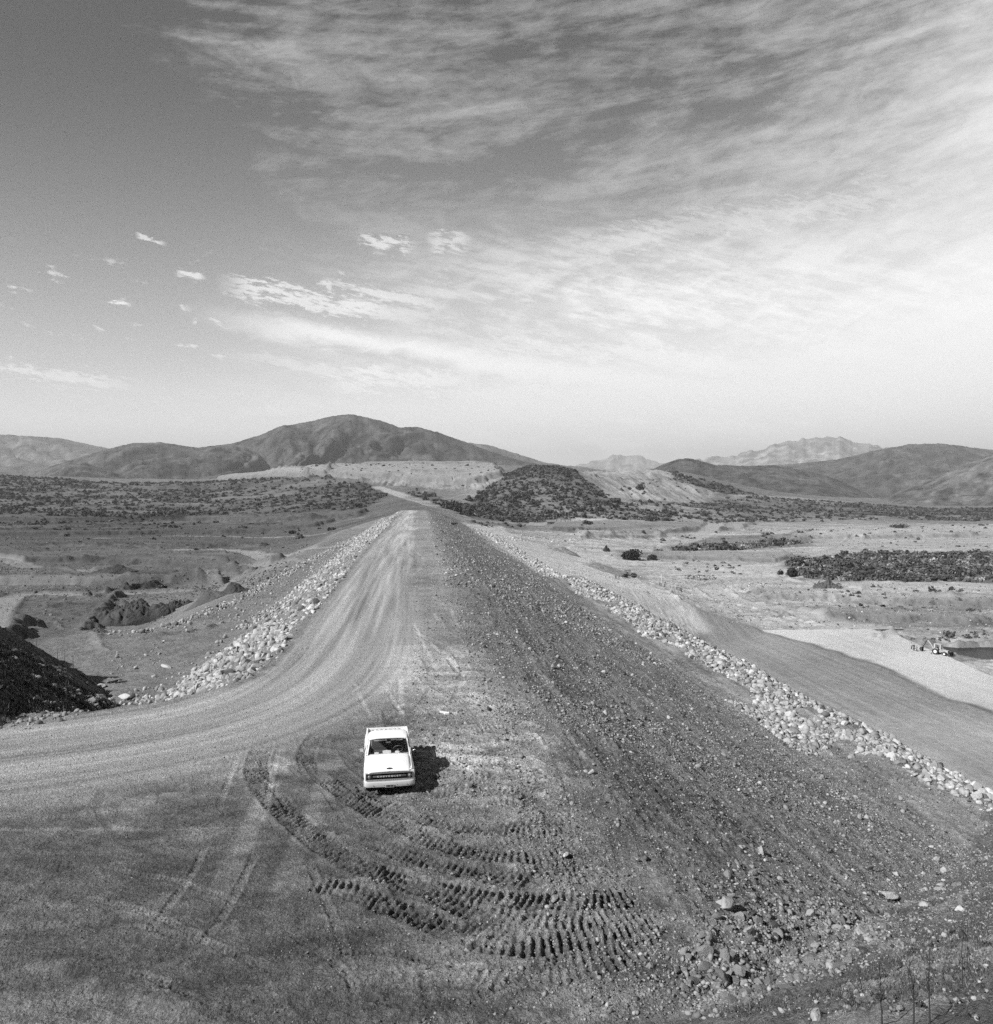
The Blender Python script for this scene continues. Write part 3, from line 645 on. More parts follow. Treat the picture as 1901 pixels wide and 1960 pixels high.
    for P, wd, dep, pit, sl in LUGS:
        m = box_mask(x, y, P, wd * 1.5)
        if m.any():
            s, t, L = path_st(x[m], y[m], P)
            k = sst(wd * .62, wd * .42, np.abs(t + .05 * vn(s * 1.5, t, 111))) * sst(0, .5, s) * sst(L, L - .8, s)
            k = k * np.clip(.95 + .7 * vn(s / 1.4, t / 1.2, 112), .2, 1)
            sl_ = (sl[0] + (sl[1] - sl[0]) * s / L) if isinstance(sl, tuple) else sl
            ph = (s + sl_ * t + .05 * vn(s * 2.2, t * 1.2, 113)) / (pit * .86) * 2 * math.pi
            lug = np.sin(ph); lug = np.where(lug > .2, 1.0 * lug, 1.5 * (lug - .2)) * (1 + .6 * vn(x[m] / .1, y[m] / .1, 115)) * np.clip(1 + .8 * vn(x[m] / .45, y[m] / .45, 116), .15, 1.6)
            dz[m] += -.03 * k + .03 * np.exp(-((np.abs(t) - wd * .62) / .09) ** 2) * sst(0, .5, s) * sst(L, L - .8, s) * (1 + vn(s / .3, t / .3, 118))
            dz[m] += 1.05 * k * dep * (lug * .40 + .30 * vn(x[m] / .12, y[m] / .12, 114)); alb[m] *= 1 - .06 * k - .30 * k * np.clip(-lug, 0, 1) + .12 * k * np.clip(lug, 0, 1)  # grooves darker, bars paler in albedo: turned soil plus painted relief shade
    return dz, np.clip(alb, .02, .6), vegd

def ground_z(x, y):
    x = np.atleast_1d(np.asarray(x, float)); y = np.atleast_1d(np.asarray(y, float))
    z = hb(x, y); dz, a, v = micro(x, y, sdpoly(x, y, CREST)); return z + dz

# ------------------------------------------------------------------ mesh and material helpers
def new_mesh(name, V, F, mat=None, parent=None, smooth=True, attrs=None):
    """V (n,3) ; F (m,k) all the same k"""
    me = bpy.data.meshes.new(name); V = np.ascontiguousarray(V, np.float32); F = np.ascontiguousarray(F, np.int32)
    me.vertices.add(len(V)); me.vertices.foreach_set('co', V.ravel())
    m, k = F.shape
    me.loops.add(m * k); me.loops.foreach_set('vertex_index', F.ravel())
    me.polygons.add(m); me.polygons.foreach_set('loop_start', np.arange(m, dtype=np.int32) * k)
    try: me.polygons.foreach_set('loop_total', np.full(m, k, np.int32))
    except Exception: pass
    if smooth: me.polygons.foreach_set('use_smooth', np.ones(m, bool))
    for an, av in (attrs or {}).items():
        a = me.attributes.new(an, 'FLOAT', 'POINT'); a.data.foreach_set('value', np.ascontiguousarray(av, np.float32))
    me.update(calc_edges=True)
    if mat: me.materials.append(mat)
    o = bpy.data.objects.new(name, me); COL.objects.link(o)
    if parent: o.parent = parent
    return o

def tag(o, label=None, cat=None, group=None, kind=None):
    if label: o['label'] = label
    if cat: o['category'] = cat
    if group: o['group'] = group
    if kind: o['kind'] = kind
    return o

def mat_attr(name, gain=1.0, noise=((9.0, .35), (40.0, .35)), bump=(30.0, .02), rough=.95):
    """matte surface: albedo from the mesh attribute, fine grain and bump in object space"""
    mt = bpy.data.materials.new(name); mt.use_nodes = True; nt = mt.node_tree; nt.nodes.clear(); b = NB(nt)
    out = b.n('ShaderNodeOutputMaterial'); bs = b.n('ShaderNodeBsdfPrincipled')
    bs.inputs['Roughness'].default_value = rough; bs.inputs['Specular IOR Level'].default_value = .15
    at_ = b.n('ShaderNodeAttribute', attribute_name='albedo'); v = b.m('MULTIPLY', at_.outputs['Fac'], gain)
    tc = b.n('ShaderNodeTexCoord')
    if name == 'earth':
        g1 = b.noise(tc.outputs['Object'], 13.0, 3, .65); g2 = b.noise(tc.outputs['Object'], 8.0, 4, .7)
        v = b.m('MULTIPLY', v, b.m('ADD', b.m('ADD', 1.0, b.m('MULTIPLY', b.sst(g1, .56, .66), .5)), b.m('MULTIPLY', b.sst(g2, .46, .36), -.42)))
    for sc, am in noise:
        nz = b.noise(tc.outputs['Object'], sc, 3, .6)
        v = b.m('MULTIPLY', v, b.m('MULTIPLY_ADD', b.m('SUBTRACT', nz, .5), 2.4 * am, 1.0))
    c = b.n('ShaderNodeCombineColor')
    for i in range(3): b.link(v, c.inputs[i])
    b.link(c.outputs[0], bs.inputs['Base Color'])
    if bump:
        bp = b.n('ShaderNodeBump'); bp.inputs['Strength'].default_value = 1.0; bp.inputs['Distance'].default_value = bump[1]
        b.link(b.noise(tc.outputs['Object'], bump[0], 4, .65), bp.inputs['Height']); b.link(bp.outputs[0], bs.inputs['Normal'])
    b.link(bs.outputs[0], out.inputs[0]); return mt

def mat(name, v, rough=.6, metal=0.0, spec=.5, noise=None, coat=0.0):
    mt = bpy.data.materials.new(name); mt.use_nodes = True; nt = mt.node_tree; bs = nt.nodes['Principled BSDF']; b = NB(nt)
    bs.inputs['Roughness'].default_value = rough; bs.inputs['Metallic'].default_value = metal
    bs.inputs['Specular IOR Level'].default_value = spec; bs.inputs['Coat Weight'].default_value = coat
    tc = b.n('ShaderNodeTexCoord'); sc, am = noise or (6.0, .08)
    nz = b.noise(tc.outputs['Object'], sc, 5, .6)
    x = b.m('MULTIPLY', b.m('MULTIPLY_ADD', b.m('SUBTRACT', nz, .5), 2 * am, 1.0), v)
    c = b.n('ShaderNodeCombineColor')
    for i in range(3): b.link(x, c.inputs[i])
    b.link(c.outputs[0], bs.inputs['Base Color']); return mt

# ------------------------------------------------------------------ the ground: one sheet, fine in front of the camera
M_GROUND = mat_attr('earth', 1.0, ((6.0, .35), (24.0, .75)), (14.0, .14))
def build_ground():
    rows = [1.5]
    while rows[-1] < 13.5: rows.append(rows[-1] * 1.04)
    while rows[-1] < 3600:
        r = rows[-1]; rows.append(r * (1 + float(np.interp(r, [14, 60, 250, 1000, 2500, 3600], [.0018, .0018, .0028, .0036, .005, .02]))))
    while rows[-1] < 26000: rows.append(rows[-1] * 1.05)
    r = np.array(rows)
    dense = np.arange(-36.5, 36.5, .0735); co = np.arange(36.5, 323.4, 1.8)
    ang = np.radians(np.concatenate([dense, co])) + PSI
    na, nr = len(ang), len(r)
    X = (np.sin(ang)[None, :] * r[:, None]).ravel(); Y = (np.cos(ang)[None, :] * r[:, None]).ravel()
    z = np.empty_like(X); A = np.empty_like(X)
    for i in range(0, len(X), 400000):
        sl = slice(i, i + 400000); xs, ys = X[sl], Y[sl]
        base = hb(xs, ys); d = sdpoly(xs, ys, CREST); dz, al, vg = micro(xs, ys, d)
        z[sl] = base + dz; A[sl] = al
    V = np.stack([X, Y, z], 1)
    idx = np.arange(nr * na).reshape(nr, na); nx = np.roll(idx, -1, 1)
    F = np.stack([idx[:-1], nx[:-1], nx[1:], idx[1:]], -1).reshape(-1, 4)[:, ::-1]
    cz = float(z[:na].mean()); V = np.concatenate([V, [[0, 0, cz]]]); A = np.concatenate([A, [.1]])
    # centre fan written as quads with a repeated edge-free layout: pair neighbouring triangles
    k = len(V) - 1; fan = np.array([[k, idx[0, (j + 2) % na], idx[0, (j + 1) % na], idx[0, j]] for j in range(0, na - 1, 2)], np.int32)
    o = new_mesh('ground', V, np.concatenate([F, fan]), M_GROUND, attrs={'albedo': A})
    tag(o, 'bare earth ground of the dam, its gravel slopes and the valley floor', 'ground', kind='structure')
    print('ground verts', len(V))
build_ground()

# ------------------------------------------------------------------ hills and mountains behind the valley
M_HILL = mat_attr('hillside', 1.0, ((.02, .45), (.09, .5)), None)
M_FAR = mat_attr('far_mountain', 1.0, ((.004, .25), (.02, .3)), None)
def ridge(name, label, pts, R, front, back, mt, alb, base=-38.0, gully=1.0, seed=0, rows=150, rocky=0.0):
    """a range whose skyline passes the given bearings and heights, at distance R, with real depth"""
    pts = np.array(pts, float); x0, x1 = pts[0, 0], pts[-1, 0]
    n = int((x1 - x0) / 1.6) + 2; xs = np.linspace(x0, x1, n)
    xx = np.concatenate([pts[:, 0]]); yy = np.interp(xs, xx, pts[:, 1])
    k = np.exp(-np.linspace(-1.6, 1.6, 9) ** 2); k /= k.sum(); yy = np.convolve(np.pad(yy, 4, mode='edge'), k, 'valid')
    yy = yy + vn(xs / 6.0, xs * 0, seed) * .7 + vn(xs / 2.2, xs * 0, seed + 1) * .35 + rocky * vn(xs / 9.0, xs * 0, seed + 5) * 3
    top = CAM_H + R * (935.0 - yy) / F_D
    az = np.arctan((xs - 950.5) / F_D) + PSI
    u = np.concatenate([np.linspace(-1, 0, rows), np.linspace(0, 1, 30)[1:]])
    U, AZ = np.meshgrid(u, az, indexing='ij'); TOP = np.broadcast_to(top, U.shape)
    rr = R + np.where(U < 0, U * front, U * back)
    rr = rr / np.cos(AZ - PSI)
    X = np.sin(AZ) * rr; Y = np.cos(AZ) * rr
    g = np.where(U < 0, (1 - np.abs(U)) ** 1.15, (1 - U) ** 1.5)
    tx = AZ * R
    w = 1 - np.abs(np.clip(U, -1, 1))
    sc = max(260.0, R * .11)
    warp = vn(tx / (sc * 1.7), rr / (sc * 2.0), seed + 9) * sc * 1.3 + vn(tx / (sc * .6), rr / (sc * .8), seed + 10) * sc * .25
    gl = 1.1 * np.abs(vn((tx + warp) / sc, rr / (sc * 5.0), seed + 2)) + .42 * np.abs(vn((tx + warp * 1.2) / (sc * .40), rr / (sc * 1.9), seed + 3)) + .2 * np.abs(vn((tx + warp) / (sc * .17), rr / (sc * .6), seed + 4))
    amp = (TOP - base)
    z = base + amp * g - np.where(U < 0, 1, .5) * gully * amp * (.85 - gl) * .26 * np.clip(np.abs(U) * 3.5, 0, 1) * (1 - np.abs(U)) ** .6
    A = alb * (1 + .3 * fbm(tx, rr, sc * .4, 5, seed + 7) + .5 * sst(.05, .4, fbm(tx, rr * .8, sc * .16, 4, seed + 8)) + .0 + 1.1 * fbm(tx, rr * .45, R * .009, 3, seed + 6))
    z = z + amp * .055 * fbm(tx, rr, R * .02, 3, seed + 12) * np.clip(np.abs(U) * 4, .15, 1)
    nr, nc = U.shape; idx = np.arange(nr * nc).reshape(nr, nc)
    F = np.stack([idx[:-1, :-1], idx[:-1, 1:], idx[1:, 1:], idx[1:, :-1]], -1).reshape(-1, 4)
    o = new_mesh(name, np.stack([X.ravel(), Y.ravel(), z.ravel()], 1), F, mt, attrs={'albedo': np.clip(A, .02, .5).ravel()})
    return tag(o, label, 'hill' if name == 'hill' else 'mountain', kind='structure')

ridge('hill', 'broad dark mountain with rounded summit left of centre on the skyline',
      [(60, 912), (130, 884), (165, 872), (200, 862), (255, 848), (310, 847), (350, 853), (375, 857), (440, 850), (500, 832), (540, 815), (600, 806), (640, 797), (673, 793), (690, 796), (740, 808), (765, 818), (800, 817), (840, 828), (900, 850), (960, 872), (1010, 885), (1060, 893), (1110, 905), (1160, 925)],
      3900, 1900, 1500, M_HILL, .060, seed=11, rows=260, gully=2.1)
ridge('hill', 'small dark spur in front of the left mountain range', [(40, 925), (80, 899), (135, 881), (165, 886), (195, 896), (245, 912), (300, 935)], 2900, 900, 600, M_HILL, .07, seed=21, rows=120)
ridge('hill', 'pale hazy range at the far left edge', [(-300, 850), (-150, 830), (-60, 835), (0, 831), (35, 834), (80, 836), (120, 840), (170, 850), (210, 858), (260, 875), (330, 900)], 7500, 3000, 2500, M_HILL, .085, seed=31)
ridge('hill', 'low ridge trailing right behind the main mountain', [(800, 850), (860, 845), (895, 847), (940, 853), (1000, 872), (1040, 884), (1070, 890), (1120, 894), (1190, 905)], 6500, 2500, 2000, M_HILL, .09, seed=41)
ridge('hill', 'dark pointed hill right of the bare cut face', [(1180, 925), (1250, 897), (1275, 886), (1300, 879), (1315, 877), (1335, 881), (1370, 890), (1430, 892), (1480, 890), (1520, 897), (1570, 906), (1620, 925), (1680, 955)], 3000, 1000, 1200, M_HILL, .06, seed=51)
ridge('hill', 'long smooth grey hill behind the right hand valley', [(1380, 905), (1440, 893), (1520, 888), (1600, 880), (1650, 868), (1700, 857), (1740, 850), (1800, 849), (1850, 855), (1901, 862), (2000, 880), (2200, 900)], 5200, 2200, 2000, M_HILL, .06, seed=61, gully=1.6)
ridge('hill', 'shrub covered hill rising at the right edge', [(1640, 965), (1690, 952), (1750, 930), (1800, 910), (1850, 888), (1901, 868), (1980, 850), (2100, 840), (2300, 850)], 2500, 800, 1200, M_HILL, .085, seed=71, rows=200, gully=1.6)
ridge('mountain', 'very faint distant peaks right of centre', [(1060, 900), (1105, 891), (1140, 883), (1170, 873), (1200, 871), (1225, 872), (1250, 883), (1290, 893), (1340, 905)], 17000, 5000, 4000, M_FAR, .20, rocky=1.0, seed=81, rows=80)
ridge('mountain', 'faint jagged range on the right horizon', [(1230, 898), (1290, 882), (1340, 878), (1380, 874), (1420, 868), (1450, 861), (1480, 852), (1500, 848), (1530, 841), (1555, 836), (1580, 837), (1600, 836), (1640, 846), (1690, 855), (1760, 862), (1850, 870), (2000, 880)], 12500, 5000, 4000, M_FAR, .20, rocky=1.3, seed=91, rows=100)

# ------------------------------------------------------------------ stones
def ico(sub):
    bm = bmesh.new(); bmesh.ops.create_icosphere(bm, subdivisions=sub, radius=1.0)
    V = np.array([v.co[:] for v in bm.verts]); F = np.array([[v.index for v in f.verts] for f in bm.faces]); bm.free(); return V, F
def rock_shape(sub, rng, cuts=9, nz=.10, rnd=.0):
    V, F = ico(sub); V = V.copy()
    for _ in range(cuts):
        n = rng.normal(size=3); n /= np.linalg.norm(n); d = rng.uniform(.42, .85) + rnd
        p = V @ n; m = p > d; V[m] -= np.outer(p[m] - d, n)
    V *= (1 + nz * rng.normal(size=(len(V), 1)) * .5)
    V *= np.array([1.0, rng.uniform(.65, .95), rng.uniform(.5, .85)]); return V, F
rng = np.random.RandomState(5)
ROCK1 = [rock_shape(1, rng, 6, .35)[0] for _ in range(14)]; F1 = ico(1)[1]
ROCK2 = [rock_shape(2, rng, 9, .16)[0] for _ in range(10)]; F2 = ico(2)[1]
ROCK3 = [rock_shape(3, rng, 13, .05) for _ in range(12)]
M_STONE = mat_attr('stone', 1.0, ((3.0, .2), (14.0, .22)), (9.0, .05), .9)

def rotm(rng, n, tilt=.6):
    a = rng.uniform(0, 2 * math.pi, n); b = rng.normal(0, tilt, n); c = rng.normal(0, tilt, n)
    ca, sa, cb, sb, cc, sc = np.cos(a), np.sin(a), np.cos(b), np.sin(b), np.cos(c), np.sin(c); o = np.zeros(n); e = np.ones(n)
    Rz = np.stack([ca, -sa, o, sa, ca, o, o, o, e], -1).reshape(n, 3, 3); Rx = np.stack([e, o, o, o, cb, -sb, o, sb, cb], -1).reshape(n, 3, 3)
    Ry = np.stack([cc, o, sc, o, e, o, -sc, o, cc], -1).reshape(n, 3, 3); return Rz @ Rx @ Ry

def scatter(shapes, F, P, size, alb, rng, tilt=.6):
    """merge copies of the shapes into vertex, face and attribute arrays"""
    Vs, Fs, As, off = [], [], [], 0; kk = rng.randint(0, len(shapes), len(P))
    for k, B in enumerate(shapes):
        m = kk == k; n = int(m.sum())
        if not n: continue
        R = rotm(rng, n, tilt); V = np.einsum('nij,vj->nvi', R, B) * size[m][:, None, None] + P[m][:, None, :]
        nv = len(B); Vs.append(V.reshape(-1, 3)); Fs.append((F[None] + (np.arange(n) * nv)[:, None, None] + off).reshape(-1, F.shape[1])); off += n * nv
        As.append(np.repeat(alb[m], nv))
    return np.concatenate(Vs), np.concatenate(Fs), np.concatenate(As)

def in_poly(P, n, rng):
    P = np.asarray(P); lo, hi = P.min(0), P.max(0); out = np.zeros((0, 2))
    while len(out) < n:
        q = rng.uniform(lo, hi, (n * 3, 2)); q = q[sdpoly(q[:, 0], q[:, 1], P) < 0]; out = np.concatenate([out, q])
    return out[:n]
def along(P, n, width, rng, s0=0.0, s1=1.0):
    P = np.asarray(P); seg = np.hypot(*(P[1:] - P[:-1]).T); cum = np.concatenate([[0], np.cumsum(seg)])
    s = rng.uniform(s0, s1, n) * cum[-1]; i = np.clip(np.searchsorted(cum, s) - 1, 0, len(seg) - 1); f = ((s - cum[i]) / seg[i])[:, None]
    q = P[i] * (1 - f) + P[i + 1] * f; d = (P[i + 1] - P[i]) / seg[i][:, None]; nrm = np.stack([-d[:, 1], d[:, 0]], 1)
    return q + nrm * (rng.normal(0, width, n))[:, None]

ZONES = []      # (xy, size(half), albedo, kind key)
def zone(xy, med, sig, lo, hi, alb, key, av=.3):
    n = len(xy); s = np.clip(med * np.exp(rng.normal(0, sig, n)), lo, hi) * .5
    a = np.clip(alb * (1 + rng.normal(0, av, n)), .05, .62); ZONES.append((xy, s, a, key))

RL = np.array(list(atp([(526, 1157), (573, 1121), (620, 1079), (677, 1027), (729, 1001), (765, 979)])) + list(atp([(772, 979), (731, 1019), (676, 1081), (629, 1148), (578, 1194), (550, 1247), (478, 1300), (372, 1330), (305, 1342), (237, 1348), (162, 1356)])) + list(atp([(165, 1340), (237, 1328), (305, 1303), (365, 1282), (406, 1247), (450, 1195)])))
q = in_poly(RL, 21000, rng); den = fbm(q[:, 0], q[:, 1], 7, 3, 201) + .55 - .25 * sst(60, 300, q[:, 1]) * 0; q = q[den > rng.uniform(-.1, .75, len(q)) * 1.0]
zone(q, .22, .72, .09, .95, .34, 'left', .40)
zone(in_poly(atp([(470, 1160), (560, 1108), (640, 1050), (700, 1018), (720, 1018), (640, 1075), (560, 1150), (430, 1255), (330, 1305), (300, 1300), (400, 1225)]), 900, rng), .20, .6, .1, .7, .30, 'left', .3)
RLn = atp([(330, 1335), (345, 1300), (400, 1270), (430, 1245), (520, 1190), (560, 1200), (545, 1245), (480, 1298), (400, 1322)])
zone(in_poly(RLn, 900, rng), .46, .45, .25, 1.1, .34, 'left', .3)
EDGE = GA([(155, 1352), (200, 1345), (260, 1338), (330, 1328), (400, 1310)])
zone(along(EDGE, 260, 1.0, rng), .42, .5, .2, 1.1, .36, 'edge')
EDGE2 = GA([(-60, 1378), (40, 1372), (110, 1366), (165, 1350)])
zone(along(EDGE2, 600, .9, rng), .17, .5, .08, .5, .28, 'edge')
BL = smooth_path(pa([(738, 1003), (640, 1049), (540, 1100), (474, 1138), (400, 1168), (291, 1203), (200, 1208)], -10.0))
zone(along(BL, 4500, 1.2, rng), .32, .5, .14, 1.0, .34, 'berm')
zone(along(BL + np.array([5.5, 0]), 900, 2.5, rng, .5, 1), .24, .5, .12, .7, .32, 'berm')
zone(in_poly(atp([(235, 1330), (300, 1300), (330, 1235), (420, 1185), (300, 1230), (200, 1250), (190, 1310)]), 200, rng), .20, .55, .1, .6, .32, 'berm')
# right hand rock ridge at the foot of the gravel slope
def ridge_xy(n, y0, y1, x0, x1): return np.stack([rng.uniform(x0, x1, n), rng.uniform(y0, y1, n)], 1)
q = ridge_xy(20000, 84, 206, 34.5, 47.0); e = 1.6 * vn(q[:, 1] / 9, q[:, 1] * 0, 205); e2 = 2.0 * vn(q[:, 1] / 5, q[:, 1] * 0, 208) + 1.5 * sst(150, 206, q[:, 1]); q = q[(q[:, 0] > 37.4 + e + e2 * .6) & (q[:, 0] < 45.0 + e * .5 - e2 * .3)]; q = q[(fbm(q[:, 0], q[:, 1], 6, 3, 209) > -.55) & (rng.uniform(0, 1, len(q)) > .3 * sst(150, 215, q[:, 1]))]
zone(q, .27, .68, .11, 1.0, .32, 'right', .40)
q = ridge_xy(5500, 66, 84, 34, 48); den = fbm(q[:, 0], q[:, 1], 5, 3, 206); q = q[den > -.12]; zone(q, .30, .55, .13, .95, .33, 'right')
q = ridge_xy(1500, 50, 66, 36, 54); k = (q[:, 0] > 40.5 + (66 - q[:, 1]) * .10 + .8 * vn(q[:, 1] / 3, q[:, 1] * 0, 207)) & (q[:, 0] < 50); zone(q[k], .45, .45, .2, 1.0, .40, 'corner', .25)
q = ridge_xy(1500, 206, 400, 32, 40); zone(q, .5, .5, .25, 1.5, .36, 'right')
zone(in_poly(atp([(900, 1010), (1000, 1022), (1100, 1030), (1080, 1040), (980, 1035), (905, 1020)]), 260, rng), 1.0, .4, .6, 2.2, .42, 'right')
# gravel of the slope: finer towards the camera
def gravel(n, y0, y1, x0, x1, med, lo, hi, alb, key='slope', sig=.55, av=.45):
    y = np.exp(rng.uniform(math.log(y0), math.log(y1), n)); x = rng.uniform(x0, x1, n); q = np.stack([x, y], 1)
    den = fbm(x, y * .4, 3.0, 4, 211); q = q[den > rng.uniform(-.9, .35, n)]; zone(q, med, sig, lo, hi, alb, key, av)
gravel(60000, 17, 48, 3.5, 30, .060, .03, .34, .23, sig=.5)
gravel(45000, 40, 110, 3.5, 37, .10, .055, .45, .24, sig=.5)
gravel(26000, 95, 420, 3.0, 33, .19, .11, .6, .24, sig=.5)
gravel(30000, 28, 88, 29, 53, .10, .05, .45, .23, sig=.5)
gravel(9000, 30, 130, -.5, 5.0, .075, .04, .3, .23)
gravel(9000, 17, 40, 0, 6.5, .045, .025, .18, .20)
gravel(26000, 14, 46, -27, 1, .030, .018, .11, .15, sig=.45, av=.55)
gravel(9000, 20, 44, -4, 7, .040, .02, .12, .19, sig=.45, av=.5)
CL = atp([(1290, 1850), (1380, 1740), (1480, 1720), (1600, 1730), (1720, 1740), (1690, 1800), (1620, 1850), (1440, 1930), (1310, 1955)])
zone(in_poly(CL, 3200, rng), .10, .6, .04, .45, .24, 'toe', .3)
zone(in_poly(atp([(1400, 1600), (1600, 1600), (1880, 1650), (1880, 1740), (1600, 1730), (1350, 1800)]), 700, rng), .11, .6, .05, .5, .28, 'toe', .3)
zone(in_poly(atp([(1330, 1955), (1560, 1900), (1750, 1800), (1895, 1740), (1895, 1955)]), 1500, rng), .05, .65, .02, .22, .24, 'bank', .35)
# dark mound, valley clods
q = np.stack([rng.uniform(-45, -19, 4200), rng.uniform(42, 76, 4200)], 1); q = q[mound_z(q[:, 0], q[:, 1]) > hb(q[:, 0], q[:, 1]) - .2]; zone(q, .13, .7, .05, .6, .20, 'mound', .5)
def plain_stones(poly, n, med, alb, av=.5): zone(in_poly(atp(poly), n, rng), med * .55, .5, .2, 1.3, alb, 'plain', av)
plain_stones([(0, 1110), (420, 1105), (420, 1130), (0, 1145)], 1800, .5, .13)
plain_stones([(0, 1145), (330, 1138), (330, 1190), (60, 1215), (0, 1185)], 1500, .4, .13)
plain_stones([(0, 1090), (560, 1080), (480, 1130), (420, 1104), (0, 1102)], 1500, .5, .13)
plain_stones([(0, 1010), (600, 1010), (560, 1085), (0, 1095)], 6000, .8, .12)
plain_stones([(1000, 1010), (1900, 1010), (1900, 1055), (1300, 1080), (1080, 1050)], 5000, .9, .20)
plain_stones([(1250, 1100), (1900, 1120), (1900, 1230), (1700, 1200), (1380, 1190)], 5500, .6, .24)
plain_stones([(1060, 1080), (1300, 1140), (1330, 1200), (1180, 1140)], 700, .5, .38, .25)
plain_stones([(1390, 1120), (1470, 1119), (1480, 1132), (1400, 1135)], 260, 1.1, .45, .2)
plain_stones([(1566, 1116), (1612, 1116), (1612, 1130), (1570, 1128)], 160, 1.5, .13, .4)
plain_stones([(1310, 1100), (1380, 1103), (1370, 1110), (1310, 1112)], 120, 1.3, .12, .4)

KEYLAB = {
    'left': ('pale angular boulder in the rock band left of the crest road', 'boulders in the rock band left of the crest road'),
    'edge': ('grey boulder on the rim where the near haul road bends left', 'boulders on the rim of the haul road bend'),
    'berm': ('grey boulder strewn on the lower left bench below the dam', 'boulders on the lower left bench'),
    'right': ('pale boulder in the long rock ridge at the foot of the gravel slope', 'boulders in the long right hand rock ridge'),
    'corner': ('large pale boulder in the rock heap at the right edge', 'boulders in the rock heap at the right edge'),
    'slope': ('loose cobble lying on the gravel slope right of the crest', 'cobbles on the gravel slope'),
    'toe': ('rounded cobble where the gravel slope meets the near hillside', 'cobbles at the meeting of slope and hillside'),
    'bank': ('small pale stone on the scrubby hillside at lower right', 'stones on the near hillside'),
    'mound': ('pale stone on the dark rough mound at left', 'stones on the dark mound'),
    'plain': ('clod of rock on the valley floor', 'clods on the valley floor')}
def build_stones():
    xy = np.concatenate([z[0] for z in ZONES]); s = np.concatenate([z[1] for z in ZONES]); a = np.concatenate([z[2] for z in ZONES])
    key = np.concatenate([[i] * len(z[0]) for i, z in enumerate(ZONES)])
    x, y = xy[:, 0], xy[:, 1]; m = (y > 3) & ((np.abs(x - math.tan(PSI) * y)) < y * .80 + 4); x, y, s, a, key = x[m], y[m], s[m], a[m], key[m]
    m = ~((np.abs(x + 4.6) < 1.8) & (y > 29) & (y < 37.5)); x, y, s, a, key = x[m], y[m], s[m], a[m], key[m]
    hx = 0.3; z = ground_z(x, y) + s * np.random.RandomState(9).uniform(-.35, .40, len(s))
    P = np.stack([x, y, z], 1); r = np.hypot(x, y); app = s / r
    # what the frame shows: bearing and elevation inside the picture
    fwd = P[:, :2] @ FW[:2]; px = 950.5 + F_D * (P[:, :2] @ RT[:2]) / fwd; py = 935 + F_D * (CAM_H - z) / fwd
    vis = (px > 5) & (px < 1896) & (py < 1955)
    order = np.argsort(-np.where(vis, app, 0))[:290]; top = np.zeros(len(s), bool); top[order] = True
    protos = []
    for V, F in ROCK3:
        me = bpy.data.meshes.new('boulder'); me.from_pydata([tuple(v) for v in V], [], [tuple(f) for f in F]); me.materials.append(M_STONE)
        for p in me.polygons: p.use_smooth = True
        me.set_sharp_from_angle(angle=math.radians(22))
        protos.append((V, F, me))
    r2 = np.random.RandomState(77)
    # a few tones per shape, since the tone lives on the mesh
    tones = {}
    for i in order:
        k = r2.randint(len(protos)); t = int(round(a[i] * 12))
        if (k, t) not in tones:
            me = protos[k][2].copy(); at_ = me.attributes.new('albedo', 'FLOAT', 'POINT'); at_.data.foreach_set('value', np.full(len(me.vertices), t / 12, np.float32)); tones[(k, t)] = me
        o = bpy.data.objects.new('boulder', tones[(k, t)]); COL.objects.link(o); o.location = P[i]
        o.scale = [s[i] * 1.12] * 3; o.rotation_euler = (r2.normal(0, .6), r2.normal(0, .6), r2.uniform(0, 6.28))
        lab, grp = KEYLAB[ZONES[key[i]][3]]; tag(o, lab, 'boulder', grp)
    for lo, hi, nm, lab in ((0.0, .18, 'gravel', 'loose gravel and cobbles covering the slope'), (.18, 9, 'rubble', 'mass of broken rock in the bands along the dam')):
        m = ~top & (s >= lo) & (s < hi)
        if lo == 0.0: V, F, A = scatter(ROCK1, F1, P[m], s[m], a[m], r2, .5)
        else:
            V, F, A = scatter(ROCK2, F2, P[m], s[m] * 1.2, a[m], r2, .8)
        o = new_mesh(nm, V, F, M_STONE, smooth=False, attrs={'albedo': A}); tag(o, lab, nm, kind='stuff')
        print(nm, int(m.sum()))
F1 = F1; build_stones()

